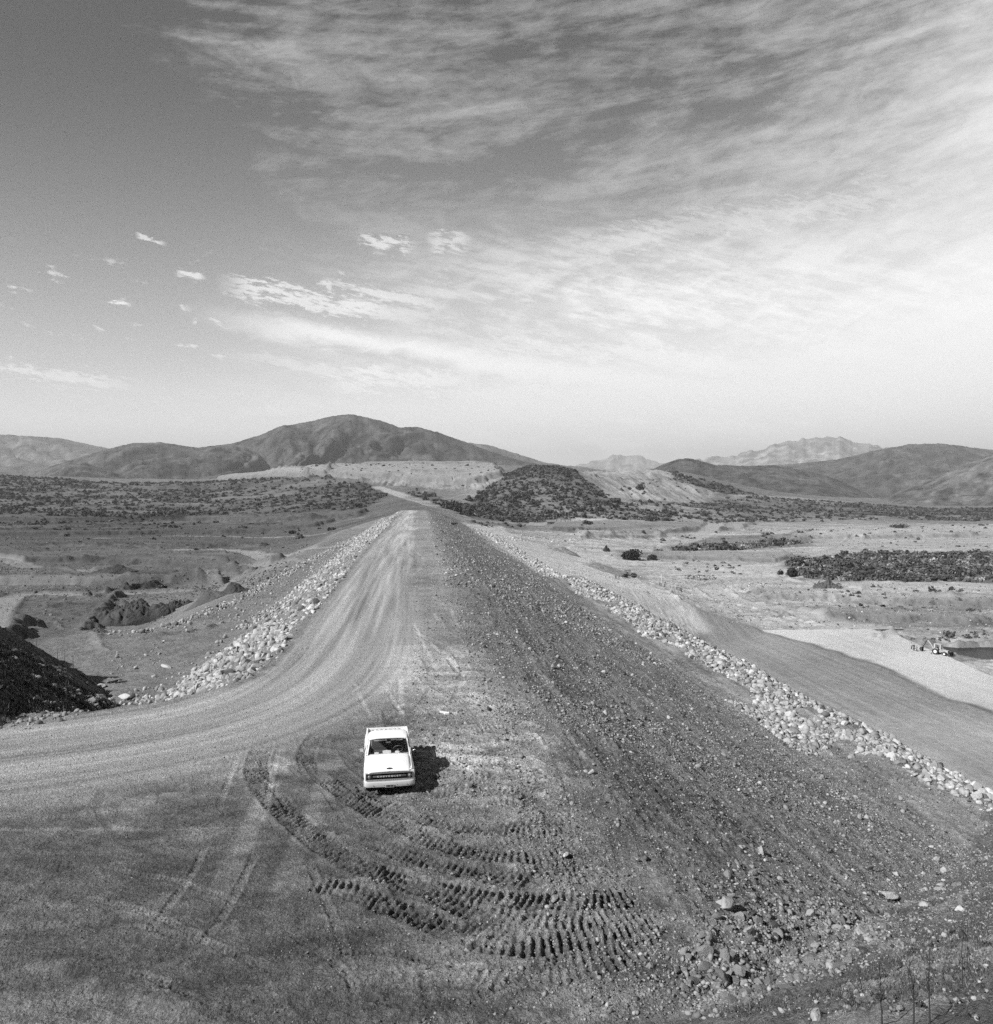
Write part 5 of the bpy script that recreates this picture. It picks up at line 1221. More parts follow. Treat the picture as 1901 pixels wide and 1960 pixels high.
# ------------------------------------------------------------------ the pickup truck
def build_truck():
    Zf = 30.3; front = FW * Zf + RT * ((743.6 - 950.5) / F_D * Zf); back = FW * 35.5 + RT * ((739.0 - 950.5) / F_D * 35.5)
    d = back - front; ang = math.atan2(d[1], d[0]) - math.pi / 2
    gz = float(np.median(ground_z([front[0], (front[0] + back[0]) / 2, back[0]], [front[1], (front[1] + back[1]) / 2, back[1]])))
    T = empty('pickup_truck', (front[0], front[1], gz), ang, 'white two door pickup truck with open bed, parked facing the camera on the dirt', 'pickup truck')
    AX = (0.86, 3.86)
    def zbot(y, axle, base=.44): 
        dy = abs(y - axle); return max(base, .37 + math.sqrt(max(.46 ** 2 - dy * dy, 0))) if dy < .46 else base
    # ---- lower body: front wings, cab sides, one skin
    st = [0.10, 0.14, 0.25, 0.40, .42, .50, .60, .72, .86, 1.0, 1.12, 1.22, 1.30, 1.32, 1.45, 1.62, 1.75, 2.4, 3.08]
    rings = []
    for y in st:
        e = min(1.0, .955 + (y - .10) * .35) if y < .25 else 1.0
        if y > 1.3: e *= 1 - .018 * min((y - 1.3) / .5, 1)
        zb = zbot(y, AX[0]); zs = 1.01 + .135 * min(y / 1.6, 1.0) ** .7
        w0, w1, w2, w3, w4 = .93 * e, 1.0 * e, .985 * e, .935 * e, .885 * e
        half = [(w0, zb), (max(w0, w1 - .02), max(zb + .02, .60)), (w1, max(zb + .04, .80)), (w2, max(zb + .06, .885)), (w3 - .005, .93 + .0 * y), (w3 - .015, zs - .06), (w4, zs - .012), (w4 - .055, zs)]
        rings.append([(-x, y, z) for x, z in half] + [(x, y, z) for x, z in half[::-1]])
    bm = bmesh.new(); R = loft(bm, [r[:8] for r in rings]); loft(bm, [r[8:] for r in rings])
    # deck between the wings behind the bonnet (cowl)
    bx(bm, -.86, .86, 1.56, 1.72, 1.115, 1.135, .008)
    body = part('body', bm, M_WHITE, T, angle=38); solid(body, .02)
    bm = bmesh.new(); bx(bm, -.90, .90, .2, 3.0, .46, .56); bx(bm, -.84, .84, .3, 1.55, .5, .98); part('underbody', bm, M_BLACK, T)
    # ---- bonnet
    rings = []
    for y, zz in ((.035, .95), (.04, .985), (.075, 1.02), (.16, 1.05), (.5, 1.095), (1.0, 1.138), (1.45, 1.150), (1.58, 1.152)):
        wd = .845 if y > .1 else .83; row = []
        for k in range(17):
            x = -wd + 2 * wd * k / 16; u = abs(x) / wd; z = zz + .028 * (1 - u * u) - .016 * sst(.10, .0, abs(x)) * 0 - (.022 if k in (0, 16) else 0) + (.008 if abs(x) < .02 else 0) + .012 * float(sst(.93, .80, u)) * (y > .1)
            row.append((x, y - .02 * (1 - u * u) * (y < .1), z))
        rings.append(row)
    bm = bmesh.new(); loft(bm, rings); h = part('hood', bm, M_WHITE, T, angle=50); solid(h, .02)
    bm = bmesh.new(); limb(bm, [(0, .16, 1.086), (0, .5, 1.131), (0, 1.0, 1.174), (0, 1.5, 1.186)], .006, .006, 5); part('hood_seam', bm, M_GREY, h)
    em = bmesh.new()    # bow-tie shaped badge
    P = [(-.115, -.022), (-.04, -.022), (-.04, -.036), (.04, -.036), (.04, -.022), (.115, -.022), (.10, .022), (.04, .022), (.04, .036), (-.04, .036), (-.04, .022), (-.10, .022)]
    f = em.faces.new([em.verts.new((x, 0, z)) for x, z in P]); r = bmesh.ops.extrude_face_region(em, geom=[f]); bmesh.ops.translate(em, vec=(0, -.02, 0), verts=[v for v in r['geom'] if isinstance(v, bmesh.types.BMVert)])
    o = part('emblem', em, M_BLACK, h); o.location = (0, .10, 1.075); o.rotation_euler = (-.95, 0, 0)
    # ---- front panel with grille
    bm = bmesh.new()
    for a in ((-.955, .955, .935, .985), (-.955, .955, .62, .665), (-.955, -.915, .66, .94), (.915, .955, .66, .94)): bx(bm, a[0], a[1], .045, .13, a[2], a[3], .012)
    fp = part('front_panel', bm, M_WHITE, T, angle=40)
    bm = bmesh.new()
    for a in ((-.915, .915, .915, .935), (-.915, .915, .665, .682), (-.915, -.900, .682, .915), (.900, .915, .682, .915)): bx(bm, a[0], a[1], .02, .07, a[2], a[3], .004)
    gs = part('grille_surround', bm, M_GREY, T, angle=40)
    bm = bmesh.new(); bx(bm, -.905, .905, .125, .145, .675, .925)
    for k in range(5): bx(bm, -.66, .66, .10, .125, .69 + k * .052, .697 + k * .052)
    gr = part('grille', bm, M_BLACK, T)
    bm = bmesh.new(); bx(bm, -.645, .645, .040, .10, .765, .828, .006); gb = part('grille_bar', bm, M_SEAT, gr, angle=40)
    text_mesh('C H E V R O L E T', .068, .004, M_LETTER, gb, 'lettering', (-.02, .034, .797), (math.pi / 2, 0, 0), 1.75)
    for s in (-1, 1):
        bm = bmesh.new(); 
        lathe(bm, [(.066, .03), (.069, -.015), (.073, -.02), (.076, -.01), (.074, .03)], (0, .02, 0), (0, 1, 0), 28)
        hl = part('headlight', bm, M_LENS, T, angle=40); hl.location = (s * .785, .035, .799)
        bm = bmesh.new(); lathe(bm, [(.0001, -.05), (.025, -.048), (.045, -.038), (.060, -.02), (.067, .0)], (0, .03, 0), (0, 1, 0), 28); part('lens', bm, M_LENS, hl, smooth=True)
        bm = bmesh.new(); bx(bm, -.118, .118, .02, .05, -.118, .118); part('bucket', bm, M_BLACK, hl)
    # ---- bumper and plate
    rings = []
    for k in range(25):
        x = -1.0 + 2.0 * k / 24; u = abs(x); y = -.075 + .05 * u ** 2 + .16 * max(0, (u - .86) / .14) ** 2
        rings.append([(x, y + .14, .625), (x, y + .0, .63), (x, y - .02, .615), (x, y - .032, .57), (x, y - .032, .47), (x, y - .016, .425), (x, y + .01, .41)])
    bm = bmesh.new(); loft(bm, rings); bp = part('bumper', bm, M_BUMP, T, angle=35); solid(bp, .02)
    bm = bmesh.new()
    for x in (-.62, -.2, .3, .68): cyl(bm, (x, -.10, .50), (0, 1, 0), .014, .012, 10)
    part('bolts', bm, M_BLACK, bp)
    bm = bmesh.new(); bx(bm, -.165, .165, -.138, -.128, .420, .540, .003); pl = part('license_plate', bm, M_BUMP, T)
    bm = bmesh.new(); bx(bm, -.150, .150, -.1415, -.1385, .433, .527); part('plate_face', bm, M_GREY, pl)
    text_mesh('NBI 28', .088, .002, M_BLACK, pl, 'plate_number', (0, -.1435, .480), (math.pi / 2, 0, 0), 1.0)
    # ---- cab: pillars, roof, rear wall, doors are the body skin below the belt
    def quadstrip(bm, a, b, t=.03):
        a = Vector(a); b = Vector(b); 
        limb(bm, [a, (a + b) / 2, b], t, t, 8)
    bm = bmesh.new()
    for s in (-1, 1):
        limb(bm, [(s * .865, 1.60, 1.12), (s * .80, 1.92, 1.38), (s * .735, 2.17, 1.63)], .034, .030, 8)
        limb(bm, [(s * .885, 3.04, 1.10), (s * .83, 3.03, 1.38), (s * .75, 3.0, 1.63)], .055, .05, 8)
        limb(bm, [(s * .90, 1.66, 1.115), (s * .905, 2.3, 1.125), (s * .90, 3.05, 1.115)], .026, .026, 8)
        limb(bm, [(s * .865, 1.86, 1.12), (s * .84, 1.89, 1.28), (s * .775, 2.10, 1.62)], .013, .013, 6)
    pil = part('pillars', bm, M_WHITE, T, smooth=True)
    rings = []
    for y, z, w, dr in ((2.10, 1.615, .765, .02), (2.13, 1.665, .79, .03), (2.20, 1.705, .80, .045), (2.40, 1.735, .81, .055), (2.70, 1.748, .80, .055), (2.92, 1.735, .76, .05), (3.04, 1.695, .71, .04), (3.09, 1.64, .66, .02)):
        row = []
        for k in range(21):
            a = -math.pi / 2 + math.pi * k / 20; x = w * math.copysign(abs(math.sin(a)) ** .55, math.sin(a)); row.append((x, y, z - .10 + .10 * abs(math.cos(a)) ** .5 + .022 * math.cos(a)))
        rings.append(row)
    bm = bmesh.new(); loft(bm, rings); rf = part('roof', bm, M_WHITE, T, angle=60); solid(rf, .025)
    bm = bmesh.new(); bx(bm, -.90, .90, 3.05, 3.085, .60, 1.16, .01); bx(bm, -.80, -.62, 3.04, 3.075, 1.14, 1.63, .01, taper=(1, 1)); bx(bm, .62, .80, 3.04, 3.075, 1.14, 1.63, .01); bx(bm, -.70, .70, 3.04, 3.074, 1.55, 1.64, .01); part('cab_back', bm, M_WHITE, T)
    bm = bmesh.new(); bx(bm, -.62, .62, 3.052, 3.06, 1.16, 1.55); part('rear_window', bm, M_GLASS, T)
    def sheet(name, pts, m, parent, nx=8):
        bm = bmesh.new(); a, b_, c, d_ = [Vector(p) for p in pts]; rows = []
        for i in range(2):
            row = []
            for k in range(nx + 1):
                t = k / nx; p = (a.lerp(b_, t) if i == 0 else d_.lerp(c, t)); p.y -= .05 * (1 - (2 * t - 1) ** 2) * (name == 'windshield'); row.append(p)
            rows.append(row)
        loft(bm, rows); return part(name, bm, m, parent, smooth=True)
    ws = sheet('windshield', [(-.84, 1.625, 1.145), (.84, 1.625, 1.145), (.725, 2.145, 1.62), (-.725, 2.145, 1.62)], M_GLASS, T)
    bm = bmesh.new()
    for a, b_ in (((-.84, 1.60, 1.14), (.84, 1.60, 1.14)), ((-.72, 2.135, 1.62), (.72, 2.135, 1.62)), ((-.83, 1.615, 1.145), (-.725, 2.13, 1.62)), ((.83, 1.615, 1.145), (.725, 2.13, 1.62))):
        a = Vector(a); b_ = Vector(b_); mid = (a + b_) / 2; mid.y -= .045 if abs(a.z - b_.z) < .1 else 0; limb(bm, [a, a.lerp(mid, .5) - Vector((0, .015, 0)) * (abs(a.z - b_.z) < .1), mid, mid.lerp(b_, .5) - Vector((0, .015, 0)) * (abs(a.z - b_.z) < .1), b_], .013, .013, 6)
    part('window_seal', bm, M_BLACK, ws)
    for s in (-1, 1):
        sheet('side_window', [(s * .885, 1.70, 1.13), (s * .885, 3.0, 1.13), (s * .77, 2.98, 1.61), (s * .76, 2.17, 1.61)], M_GLASS, T, 3)
        bm = bmesh.new(); x = .35 if s > 0 else -.42; limb(bm, [(x, 1.55, 1.165), (x + .12, 1.545, 1.175), (x + .27, 1.56, 1.185)], .007, .005, 5); part('wiper', bm, M_BLACK, T)
        bm = bmesh.new(); limb(bm, [(s * .93, 1.86, 1.12), (s * 1.03, 1.80, 1.20), (s * 1.09, 1.80, 1.25)], .009, .009, 6); mr = part('mirror', bm, M_CHROME, T)
        bm = bmesh.new(); bx(bm, s * 1.10 - .07, s * 1.10 + .07, 1.79, 1.82, 1.22, 1.36, .012); part('mirror_head', bm, M_BLACK if s > 0 else M_CHROME, mr)
    # ---- interior
    bm = bmesh.new(); bx(bm, -.70, .70, 2.30, 2.80, .74, .96, .05); bx(bm, -.70, .70, 2.78, 2.95, .80, 1.42, .05, taper=(.97, 1)); part('seat', bm, M_SEAT, T, angle=40)
    bm = bmesh.new(); bx(bm, -.83, .83, 1.62, 1.98, 1.02, 1.115, .02); bx(bm, -.83, .83, 1.9, 1.97, .8, 1.05, .01); part('dashboard', bm, M_STEEL, T, angle=40)
    bm = bmesh.new(); bx(bm, -.88, .88, 1.7, 3.04, .58, .62); part('cab_floor', bm, M_BLACK, T)
    bm = bmesh.new(); q = Matrix.Translation((.40, 2.06, 1.20)) @ Matrix.Rotation(math.radians(-55), 4, 'X'); ring = [q @ Vector((.20 * math.cos(a), .20 * math.sin(a), 0)) for a in [2 * math.pi * k / 24 for k in range(25)]]
    limb(bm, ring, .012, .012, 6); limb(bm, [q @ Vector((-.19, 0, 0)), q @ Vector((0, 0, -.03)), q @ Vector((.19, 0, 0))], .010, .010, 6); limb(bm, [q @ Vector((0, 0, 0)), q @ Vector((0, 0, -.12)), q @ Vector((0, 0, -.24))], .02, .02, 8); part('steering_wheel', bm, M_GREY, T, smooth=True)
    bm = bmesh.new(); bx(bm, -.60, -.06, 2.125, 2.135, 1.535, 1.595, .004); bx(bm, .10, .58, 2.125, 2.135, 1.535, 1.595, .004); part('sun_visors', bm, M_LETTER, T)
    bm = bmesh.new(); bx(bm, -.10, .10, 2.06, 2.08, 1.455, 1.51, .008); part('rear_view_mirror', bm, M_GREY, T)
    # ---- bed
    bm = bmesh.new()
    for s in (-1, 1):
        rings = []
        for y in (3.13, 3.2, 3.40, 3.42, 3.5, 3.6, 3.72, 3.86, 4.0, 4.12, 4.22, 4.30, 4.32, 4.6, 5.02, 5.06):
            zb = zbot(y, AX[1], .47); e = 1.0 if y < 5 else .985
            rings.append([(s * .93 * e, y, zb), (s * max(.93, .99) * e, y, max(zb + .02, .62)), (s * 1.0 * e, y, max(zb + .04, .80)), (s * .985 * e, y, max(zb + .06, .885)), (s * .955 * e, y, .94), (s * .925 * e, y, 1.19), (s * .91 * e, y, 1.215), (s * .86 * e, y, 1.215), (s * .85 * e, y, 1.19), (s * .83 * e, y, .70)])
        loft(bm, rings)
    part('bed_side', bm, M_WHITE, T, angle=38)
    bm = bmesh.new(); bx(bm, -.84, .84, 3.13, 5.0, .68, .72)
    for k in range(9): bx(bm, -.78 + k * .19, -.74 + k * .19, 3.15, 4.98, .72, .735)
    for s in (-1, 1): bx(bm, s * .72 - .12, s * .72 + .12, 3.45, 4.27, .70, .93, .05)
    bx(bm, -.86, .86, 3.12, 3.15, .70, 1.19, .008); part('bed_floor', bm, M_GREY, T, angle=40)
    bm = bmesh.new(); bx(bm, -.90, .90, 5.02, 5.07, .60, 1.21, .012)
    for k in range(8): bx(bm, -.78 + k * .2, -.66 + k * .2, 5.0, 5.02, 1.04, 1.10, .004)
    tg = part('tailgate', bm, M_WHITE, T, angle=40)
    bm = bmesh.new()
    for k in range(7): bx(bm, -.70 + k * .2, -.60 + k * .2, 4.994, 5.001, 1.115, 1.135)
    part('slots', bm, M_BLACK, tg)
    bm = bmesh.new(); bx(bm, -.95, .95, 5.10, 5.18, .48, .62, .02); part('rear_bumper', bm, M_BUMP, T, angle=40)
    # ---- wheels
    for ya in AX:
        for s in (-1, 1):
            W = bpy.data.objects.new('wheel', None); COL.objects.link(W); W.parent = T; W.location = (s * .83, ya, .365)
            bm = bmesh.new(); lathe(bm, [(.20, -.085), (.30, -.10), (.352, -.09), (.366, -.06), (.366, .06), (.352, .09), (.30, .10), (.20, .085)], (0, 0, 0), (1, 0, 0), 36)
            for k in range(36):
                a = 2 * math.pi * k / 36; m_ = Matrix.Rotation(a, 4, 'X'); bx(bm, -.085, .085, -.012, .012, .362, .374, mtx=m_)
            part('tyre', bm, M_RUB, W, angle=40)
            bm = bmesh.new(); lathe(bm, [(.001, s * .055), (.07, s * .055), (.075, s * .03), (.15, s * .02), (.19, s * .07), (.21, s * .085), (.205, -s * .08), (.001, -s * .07)], (0, 0, 0), (1, 0, 0), 28); part('rim', bm, M_BUMP, W, angle=40)
    bm = bmesh.new(); cyl(bm, (0, AX[0], .365), (1, 0, 0), .05, 1.5, 10); cyl(bm, (0, AX[1], .365), (1, 0, 0), .06, 1.5, 10); bx(bm, -.42, -.34, .1, 5.0, .42, .54); bx(bm, .34, .42, .1, 5.0, .42, .54); part('chassis', bm, M_BLACK, T)
    # papers on the dashboard: things of their own
    M = T.matrix_basis.copy(); T.rotation_mode = 'XYZ'
    MW = Matrix.Translation(T.location) @ Matrix.Rotation(ang, 4, 'Z')
    for (x0, x1, y, h, rz, lab) in ((-.58, -.40, 1.70, .05, .0, 'narrow white paper at the left of the truck dashboard'), (-.24, .10, 1.73, .11, .06, 'large white sheaf of papers in the middle of the truck dashboard'), (.26, .44, 1.72, .08, -.1, 'crumpled white paper in front of the steering wheel')):
        bm = bmesh.new(); vs = [bm.verts.new((x, yy, z)) for x, yy, z in ((x0, -.04, 0), (x1, -.04, .0), (x1, .10, h * .8), ((x0 + x1) / 2, .11, h), (x0, .10, h * .85))]; bm.faces.new(vs)
        r = bmesh.ops.extrude_face_region(bm, geom=bm.faces[:]); bmesh.ops.translate(bm, vec=(0, 0, .008), verts=[v for v in r['geom'] if isinstance(v, bmesh.types.BMVert)])
        o = bm_obj('paper', bm, M_PAPER, smooth=False); o.matrix_world = MW @ Matrix.Translation((0, y, 1.12)) @ Matrix.Rotation(rz, 4, 'Z'); tag(o, lab, 'paper')
    return T
TRUCK = build_truck()

# scrap of litter and a small stake behind the truck
p = plane_at(849, 1366, 0); bm = bmesh.new(); bx(bm, -.22, .22, -.10, .10, 0, .10, .03, mtx=Matrix.Rotation(.2, 4, 'Y')); bx(bm, .05, .30, -.2, -.02, 0, .07, .02)
for v in bm.verts: v.co += Vector((rng.uniform(-.02, .02), rng.uniform(-.02, .02), rng.uniform(-.02, .02)))
o = bm_obj('crumpled_bag', bm, M_PAPER, smooth=False); o.location = (p[0], p[1], float(ground_z(p[0], p[1])[0])); tag(o, 'crumpled white bag lying behind and right of the pickup', 'litter')
p = plane_at(676, 1405, 0); bm = bmesh.new(); limb(bm, [(0, 0, -.1), (.01, 0, .15), (.0, 0, .34)], .02, .015, 8); o = bm_obj('stake', bm, M_WOOD); o.location = (p[0], p[1], float(ground_z(p[0], p[1])[0])); tag(o, 'small wooden stake standing left behind the pickup', 'stake')

# ------------------------------------------------------------------ the loader on the lower pad
def build_loader():
    p = plane_at(1801, 1253, -31.0); hd = FW * -.85 + RT * .53; ang = math.atan2(hd[1], hd[0])       # local +x points forward
    T = empty('backhoe_loader', (p[0], p[1], float(ground_z(p[0], p[1])[0])), ang, 'backhoe loader with raised rear arm and front bucket on the pale pad', 'loader')
    def wheel(x, y, r, w):
        W = bpy.data.objects.new('wheel', None); COL.objects.link(W); W.parent = T; W.location = (x, y, r)
        bm = bmesh.new(); lathe(bm, [(r * .55, -w / 2), (r * .9, -w / 2), (r, -w * .35), (r, w * .35), (r * .9, w / 2), (r * .55, w / 2)], (0, 0, 0), (0, 1, 0), 26)
        for k in range(20): bx(bm, -.03, .03, -w * .42, w * .42, r * .97, r * 1.04, mtx=Matrix.Rotation(2 * math.pi * k / 20, 4, 'Y'))
        part('tyre', bm, M_RUB, W, angle=40); bm = bmesh.new(); lathe(bm, [(.01, -w * .3), (r * .4, -w * .3), (r * .58, -w * .45), (r * .58, w * .45), (r * .4, w * .3), (.01, w * .3)], (0, 0, 0), (0, 1, 0), 24); part('rim', bm, M_LETTER, W, angle=40)
    for s in (-1, 1): wheel(-.9, s * .85, .78, .45); wheel(1.35, s * .85, .48, .32)
    bm = bmesh.new(); bx(bm, .2, 2.0, -.42, .42, .75, 1.35, .06); bx(bm, -1.4, .3, -.5, .5, .6, 1.05, .05); bx(bm, -1.35, -.35, -1.0, -.55, 1.35, 1.60, .08); bx(bm, -1.35, -.35, .55, 1.0, 1.35, 1.60, .08); part('body', bm, M_YEL, T, angle=40)
    bm = bmesh.new(); bx(bm, 1.95, 2.02, -.36, .36, .8, 1.28, .01); cyl(bm, (1.2, .2, 1.6), (0, 0, 1), .04, .6, 10); cyl(bm, (.9, -.15, 1.5), (0, 0, 1), .06, .3, 10); part('radiator_and_stack', bm, M_STEEL, T)
    bm = bmesh.new()
    for x in (-1.35, .15):
        for s in (-1, 1): limb(bm, [(x, s * .62, 1.05), (x, s * .62, 1.8), (x * .95, s * .58, 2.62)], .085, .085, 6)
    cab = part('cab_posts', bm, M_LETTER, T); bm = bmesh.new(); bx(bm, -1.5, .3, -.72, .72, 2.6, 2.70, .04); part('cab_roof', bm, M_YEL, T, angle=40)
    bm = bmesh.new(); bx(bm, -.75, -.25, -.28, .28, 1.1, 1.4, .05); bx(bm, -.85, -.72, -.28, .28, 1.3, 1.95, .05); part('seat', bm, M_STEEL, T, angle=40)
    for s in (-1, 1):
        bm = bmesh.new(); limb(bm, [(.25, s * .55, 1.45), (1.4, s * .58, 1.15), (2.5, s * .6, .55)], .09, .08, 6); limb(bm, [(.5, s * .55, .9), (1.2, s * .56, .95), (1.9, s * .58, .95)], .05, .04, 6); part('loader_arm', bm, M_YEL, T)
    bm = bmesh.new(); prof = [(2.45, .95), (2.35, .55), (2.45, .18), (2.75, .06), (3.25, .05)]; loft(bm, [[(x, y, z) for x, z in prof] for y in (-1.15, -.4, .4, 1.15)])
    for s in (-1, 1):
        f = bm.faces.new([bm.verts.new((x, s * 1.15, z)) for x, z in prof])
    o = part('front_bucket', bm, M_STEEL, T); solid(o, .05)
    bm = bmesh.new(); bx(bm, 2.42, 2.62, -1.0, 1.0, .96, 1.06, .02); part('bucket_brace', bm, M_STEEL, o)
    # rear digging arm
    bm = bmesh.new(); bx(bm, -1.75, -1.45, -.95, .95, .5, .8, .04); limb(bm, [(-1.7, 0, .8), (-1.8, 0, 1.2)], .18, .16, 8); part('swing_frame', bm, M_YEL, T)
    for s in (-1, 1): bm = bmesh.new(); limb(bm, [(-1.6, s * 1.0, .8), (-1.7, s * 1.15, .3), (-1.75, s * 1.2, .05)], .06, .06, 6); bx(bm, -1.95, -1.55, s * 1.2 - .2, s * 1.2 + .2, .0, .05); part('stabiliser', bm, M_STEEL, T)
    bm = bmesh.new(); limb(bm, [(-1.75, 0, 1.0), (-2.6, 0, 2.35), (-3.55, 0, 3.35)], .17, .11, 6); part('boom', bm, M_YEL, T)
    bm = bmesh.new(); limb(bm, [(-2.0, .14, 1.7), (-2.6, .14, 2.55), (-3.2, .14, 3.2)], .06, .05, 6); limb(bm, [(-3.3, .1, 3.35), (-3.8, .1, 3.0), (-4.3, .1, 2.4)], .05, .05, 6); part('ram', bm, M_STEEL, T)
    bm = bmesh.new(); limb(bm, [(-3.4, 0, 3.55), (-4.0, 0, 2.4), (-4.75, 0, 1.2)], .13, .10, 6); part('dipper_arm', bm, M_STEEL, T)
    bm = bmesh.new(); prof = [(-4.65, 1.25), (-5.2, 1.15), (-5.45, .7), (-5.15, .22), (-4.75, .10)]; loft(bm, [[(x, y, z) for x, z in prof] for y in (-.4, 0, .4)])
    for s in (-1, 1): bm.faces.new([bm.verts.new((x, s * .4, z)) for x, z in prof])
    o = part('digging_bucket', bm, M_STEEL, T); solid(o, .04)
build_loader()

# ------------------------------------------------------------------ people
M_SKIN = mat('skin', .28, .7); M_DARKC = mat('dark_cloth', .03, .9); M_MIDC = mat('grey_cloth', .12, .9); M_LIGHTC = mat('pale_cloth', .6, .9); M_HAIR = mat('hair', .02, .8)
def skin_obj(name, verts, edges, radii, m, parent, root=0, sub=1):
    me = bpy.data.meshes.new(name); me.from_pydata(verts, edges, []); o = bpy.data.objects.new(name, me); COL.objects.link(o); o.parent = parent; me.materials.append(m)
    md = o.modifiers.new('skin', 'SKIN'); md.use_smooth_shade = True
    for i, v in enumerate(me.skin_vertices[0].data): v.radius = (radii[i], radii[i]); v.use_root = (i == root)
    sb = o.modifiers.new('sub', 'SUBSURF'); sb.levels = sub; sb.render_levels = sub; return o
def person(loc, rz, label, shirt, trousers, hgt=1.75, armpose=0.0, group=None, hat=False):
    T = empty('person', loc, rz, label, 'person', group); T.scale = (hgt / 1.75,) * 3; a = armpose
    V = [(0, 0, .95), (0, 0, 1.15), (0, .0, 1.40), (0, 0, 1.50), (0, .01, 1.58), (0, .0, 1.70)]; E = [(0, 1), (1, 2), (2, 3), (3, 4), (4, 5)]; R = [.14, .13, .15, .06, .085, .075]
    for s in (-1, 1):
        b = len(V); V += [(s * .10, 0, .90), (s * .11, .02 * s, .50), (s * .12, -.01, .09), (s * .13, -.14, .04)]; E += [(0, b), (b, b + 1), (b + 1, b + 2), (b + 2, b + 3)]; R += [.095, .06, .045, .04]
        b = len(V); V += [(s * .19, 0, 1.40), (s * .25, .02, 1.13), (s * (.24 - .1 * a), -.08 - .15 * a, .90 + .2 * a), (s * (.24 - .1 * a), -.12 - .18 * a, .82 + .22 * a)]; E += [(2, b), (b, b + 1), (b + 1, b + 2), (b + 2, b + 3)]; R += [.06, .045, .033, .035]
        h = len(V) - 1; hx, hy, hz = V[h]
        for k, (dx, L) in enumerate(((-.03, .07), (-.01, .085), (.01, .09), (.03, .075))): V.append((hx + dx, hy - .02, hz - L)); E.append((h, len(V) - 1)); R.append(.010)
        V.append((hx - s * .04, hy - .05, hz - .03)); E.append((h, len(V) - 1)); R.append(.011)
    skin_obj('body', V, E, R, M_SKIN, T)
    V = [(0, 0, .93), (0, 0, 1.15), (0, 0, 1.40), (0, 0, 1.47)]; E = [(0, 1), (1, 2), (2, 3)]; R = [.165, .155, .17, .08]
    for s in (-1, 1): b = len(V); V += [(s * .19, 0, 1.40), (s * .25, .02, 1.13), (s * (.24 - .1 * a), -.07 - .14 * a, .93 + .19 * a)]; E += [(2, b), (b, b + 1), (b + 1, b + 2)]; R += [.075, .06, .045]
    skin_obj('shirt', V, E, R, shirt, T)
    V = [(0, 0, .99), (0, 0, .90)]; E = [(0, 1)]; R = [.155, .15]
    for s in (-1, 1): b = len(V); V += [(s * .10, 0, .86), (s * .11, .02 * s, .50), (s * .12, -.01, .10)]; E += [(1, b), (b, b + 1), (b + 1, b + 2)]; R += [.11, .085, .07]
    skin_obj('trousers', V, E, R, trousers, T)
    bm = bmesh.new(); bmesh.ops.create_uvsphere(bm, u_segments=12, v_segments=8, radius=.10, matrix=Matrix.Translation((0, .02, 1.69)) @ Matrix.Diagonal((.95, 1.05, .85, 1)))
    for v in list(bm.verts):
        if v.co.z < 1.655 and v.co.y < .05: bm.verts.remove(v)
    part('hair', bm, M_HAIR if not hat else shirt, T, smooth=True)
    bm = bmesh.new(); limb(bm, [(0, -.08, 1.66), (0, -.105, 1.62), (0, -.095, 1.60)], .012, .018, 6); part('nose', bm, M_SKIN, T)
    return T
def gp(px, py, z=None):
    p = plane_at(px, py, z) if z is not None else at(px, py)[:2]; return (p[0], p[1], float(ground_z(p[0], p[1])[0]))
person(gp(1745, 1243, -31), .4, 'leftmost person of three on the pale pad, pale shirt over dark trousers', M_LIGHTC, M_DARKC, 1.85, .2)
person(gp(1749.5, 1246, -31), -.3, 'person all in dark clothes in the middle of the three on the pad', M_DARKC, M_DARKC, 1.95, .1)
person(gp(1755, 1247, -31), 1.2, 'person nearest the loader of the three on the pad, bent arms', M_MIDC, M_DARKC, 1.65, 1.0)
person(gp(1263, 1120.5), .2, 'distant person in black beside the white survey pole', M_DARKC, M_DARKC, 1.8, .4)
person(gp(1265.5, 1122.5), 1.0, 'distant shorter person right at the foot of the white survey pole', M_MIDC, M_DARKC, 1.6, .8)
person(gp(1272.5, 1125), -.5, 'distant person in black standing alone right of the white pole', M_DARKC, M_DARKC, 1.85, .0)
person(gp(1223, 1106), .6, 'distant dark figure right of the road roller', M_DARKC, M_DARKC, 1.8, .3)
person(gp(1226.5, 1107), 2.0, 'distant pale shirted figure right of the road roller', M_LIGHTC, M_DARKC, 1.8, .3)
person(gp(1206, 1096), 0, 'distant figure behind the road roller', M_DARKC, M_DARKC, 1.8, .2)
for i, (px, py) in enumerate([(1178, 1107.5), (1180.5, 1109), (1185, 1109)]): person(gp(px, py), i * 1.3, 'tiny dark figure of the trio left of the road roller', M_DARKC, M_DARKC, 1.5, .5, 'trio of figures left of the roller')
for i, (px, py, h) in enumerate([(1295, 1131, 1.6), (1297.5, 1132, 1.75), (1300, 1132.5, 1.8), (1303, 1134, 2.0), (1305, 1134.5, 1.9), (1288, 1129, 1.3), (1283, 1127.5, 1.2)]):
    person(gp(px, py), i * .9, 'tiny dark figure in the cluster of workers below the bench', M_DARKC if i % 2 else M_MIDC, M_DARKC, h, (i % 3) * .5, 'cluster of workers below the bench')
b = gp(1266, 1120.5); bm = bmesh.new(); cyl(bm, (0, 0, 2.4), (0, 0, 1), .12, 4.8, 10); bx(bm, -.16, .16, -.03, .03, 3.2, 4.9, .01); o = bm_obj('survey_pole', bm, M_LETTER, smooth=False); o.location = b; tag(o, 'tall white survey pole among distant figures on the right plain', 'pole')

